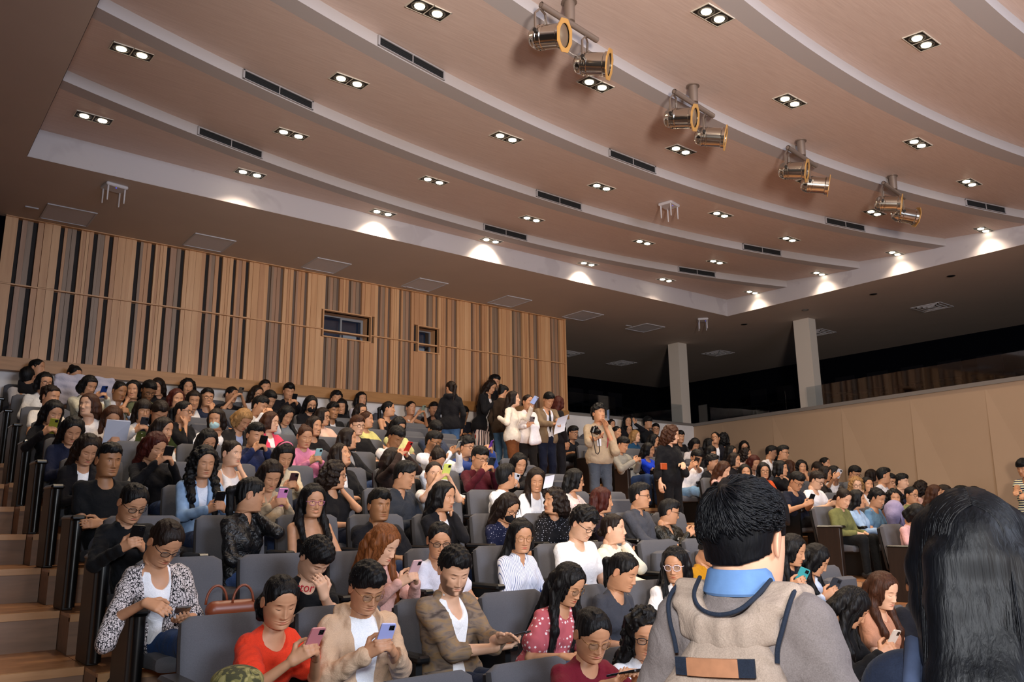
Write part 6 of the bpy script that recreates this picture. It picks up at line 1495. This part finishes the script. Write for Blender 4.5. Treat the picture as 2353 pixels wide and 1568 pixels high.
# brown handbag, black rucksack, camouflage cap, lilac rucksack, foil pack, plastic bag
hb = empty('handbag', tuple(at_y(533, 1400, row_y(1)+.0)), 0, label='brown leather handbag with round handles on the empty seat beside the leaf pattern jacket', category='handbag')
br = plain('brown_leather', '7a3a20', .4); F = Field(); F.cap(V3(-.10, 0, 0), V3(.10, 0, 0), .05, None, .03); F.cap(V3(-.12, 0, -.1), V3(.12, 0, -.1), .06, None, .03); V, Q = F.mesh(.009); np_mesh('bag_body', V, Q, [br], hb)
for dx, dy in ((.05, -.03), (-.08, .03)): b = MB(); b.tube([(dx+.06*math.cos(a), dy, .03+.10*math.sin(a)) for a in np.linspace(0, math.pi, 12)], .007, 8); b.build('handle', br, hb, smooth=True)
rk = empty('rucksack', (XA-.02, row_y(1)+.42, fl_a(1)+.0), 0, label='black rucksack with loose strap on the floor behind the first aisle seat', category='backpack')
bkc = cloth_mat('0e0e10'); F = Field(); F.cap(V3(.1, 0, .12), V3(.16, .0, .30), .11, .06, .04); V, Q = F.mesh(.012); np_mesh('bag_body', V, Q, [bkc], rk)
b = MB(); b.tube([(.16, -.03, .34), (.06, -.08, .22), (-.02, -.1, .06), (-.10, -.1, .02), (-.13, -.06, .03), (-.05, -.02, .12)], [.012, .014, .016, .016, .014, .012], 6); b.build('strap', bkc, rk, smooth=True)
c_ = at_y(545, 1566, 3.35); F = Field(); F.ell((0, 0, 0), (.10, .11, .06), None, .02); F.cap((-.02, -.09, -.02), (.02, -.15, -.04), .03, .02, .04)
t = NT('camouflage'); v = t.coords(); n = t.n('ShaderNodeTexNoise', i_Scale=22.0, i_Detail=1.0, i_Distortion=1.5); t.l(v, n.inputs['Vector']); t.l(t.ramp(n.outputs[0], [(.0, '3a3a22'), (.45, '3a3a22'), (.47, '6f6a3c'), (.58, '6f6a3c'), (.6, '8c8454')], 'CONSTANT'), t.b.inputs['Base Color']); t.b.inputs['Roughness'].default_value = .9
V, Q = F.mesh(.008); o = np_mesh('camouflage_cap', V, Q, [t.m]); o.location = c_; tag(o, label='olive camouflage cap at the bottom of the picture before the red blouse', category='cap')
lr = empty('lilac_rucksack', tuple(at_y(2060, 1192, row_y(2)-.22)), .3, label='lilac backpack held between the light blue shirt and pink t-shirt', category='backpack')
F = Field(); F.cap(V3(-.10, 0, .12), V3(.16, 0, -.12), .12, .10, .05); F.cap(V3(-.14, 0, .05), V3(.05, 0, -.16), .10, None, .05); V, Q = F.mesh(.012, lambda X, Y, Z, G: G+.005*np.sin(40*X+30*Z)); np_mesh('bag_body', V, Q, [cloth_mat('8f86a6')], lr)
b = MB(); b.tube([(-.16, -.08, .12), (-.2, -.1, -.05), (-.1, -.1, -.2)], .012, 6); b.build('strap', cloth_mat('7f779a'), lr, smooth=True)
# red lettering and print on the black t-shirt, white print on the charcoal one
def letters(P, text, u, v, w_, size, m, yaw=0):
    cu_ = bpy.data.curves.new('lettering', 'FONT'); cu_.body = text; cu_.size = size; cu_.extrude = .001; cu_.align_x = 'CENTER'; o_ = bpy.data.objects.new('lettering', cu_); COL.objects.link(o_); bpy.context.view_layer.update(); me = bpy.data.meshes.new_from_object(o_.evaluated_get(bpy.context.evaluated_depsgraph_get())); bpy.data.objects.remove(o_); o = bpy.data.objects.new('lettering', me); COL.objects.link(o); me.materials.clear(); me.materials.append(m)
    c = local(P, u, v, w_)-P['org']; z = nrm(P['tf']*math.cos(yaw)+P['lf']*math.sin(yaw)); y = nrm(P['tb']-z*(P['tb']@z)); x = np.cross(y, z)
    o.parent = P['obj']; o.matrix_local = Matrix(((x[0], y[0], z[0], c[0]), (x[1], y[1], z[1], c[1]), (x[2], y[2], z[2], c[2]), (0, 0, 0, 1))); return o
rl = next(p for p in folk if 'red lettering' in p['label']); q_ = at_y(700, 1356, rl['T'][1]-.15)-rl['T']; letters(rl, 'ctor', q_@rl['lf'], q_@rl['tb'], .150, .075, plain('red_print', 'c01c30', .7))
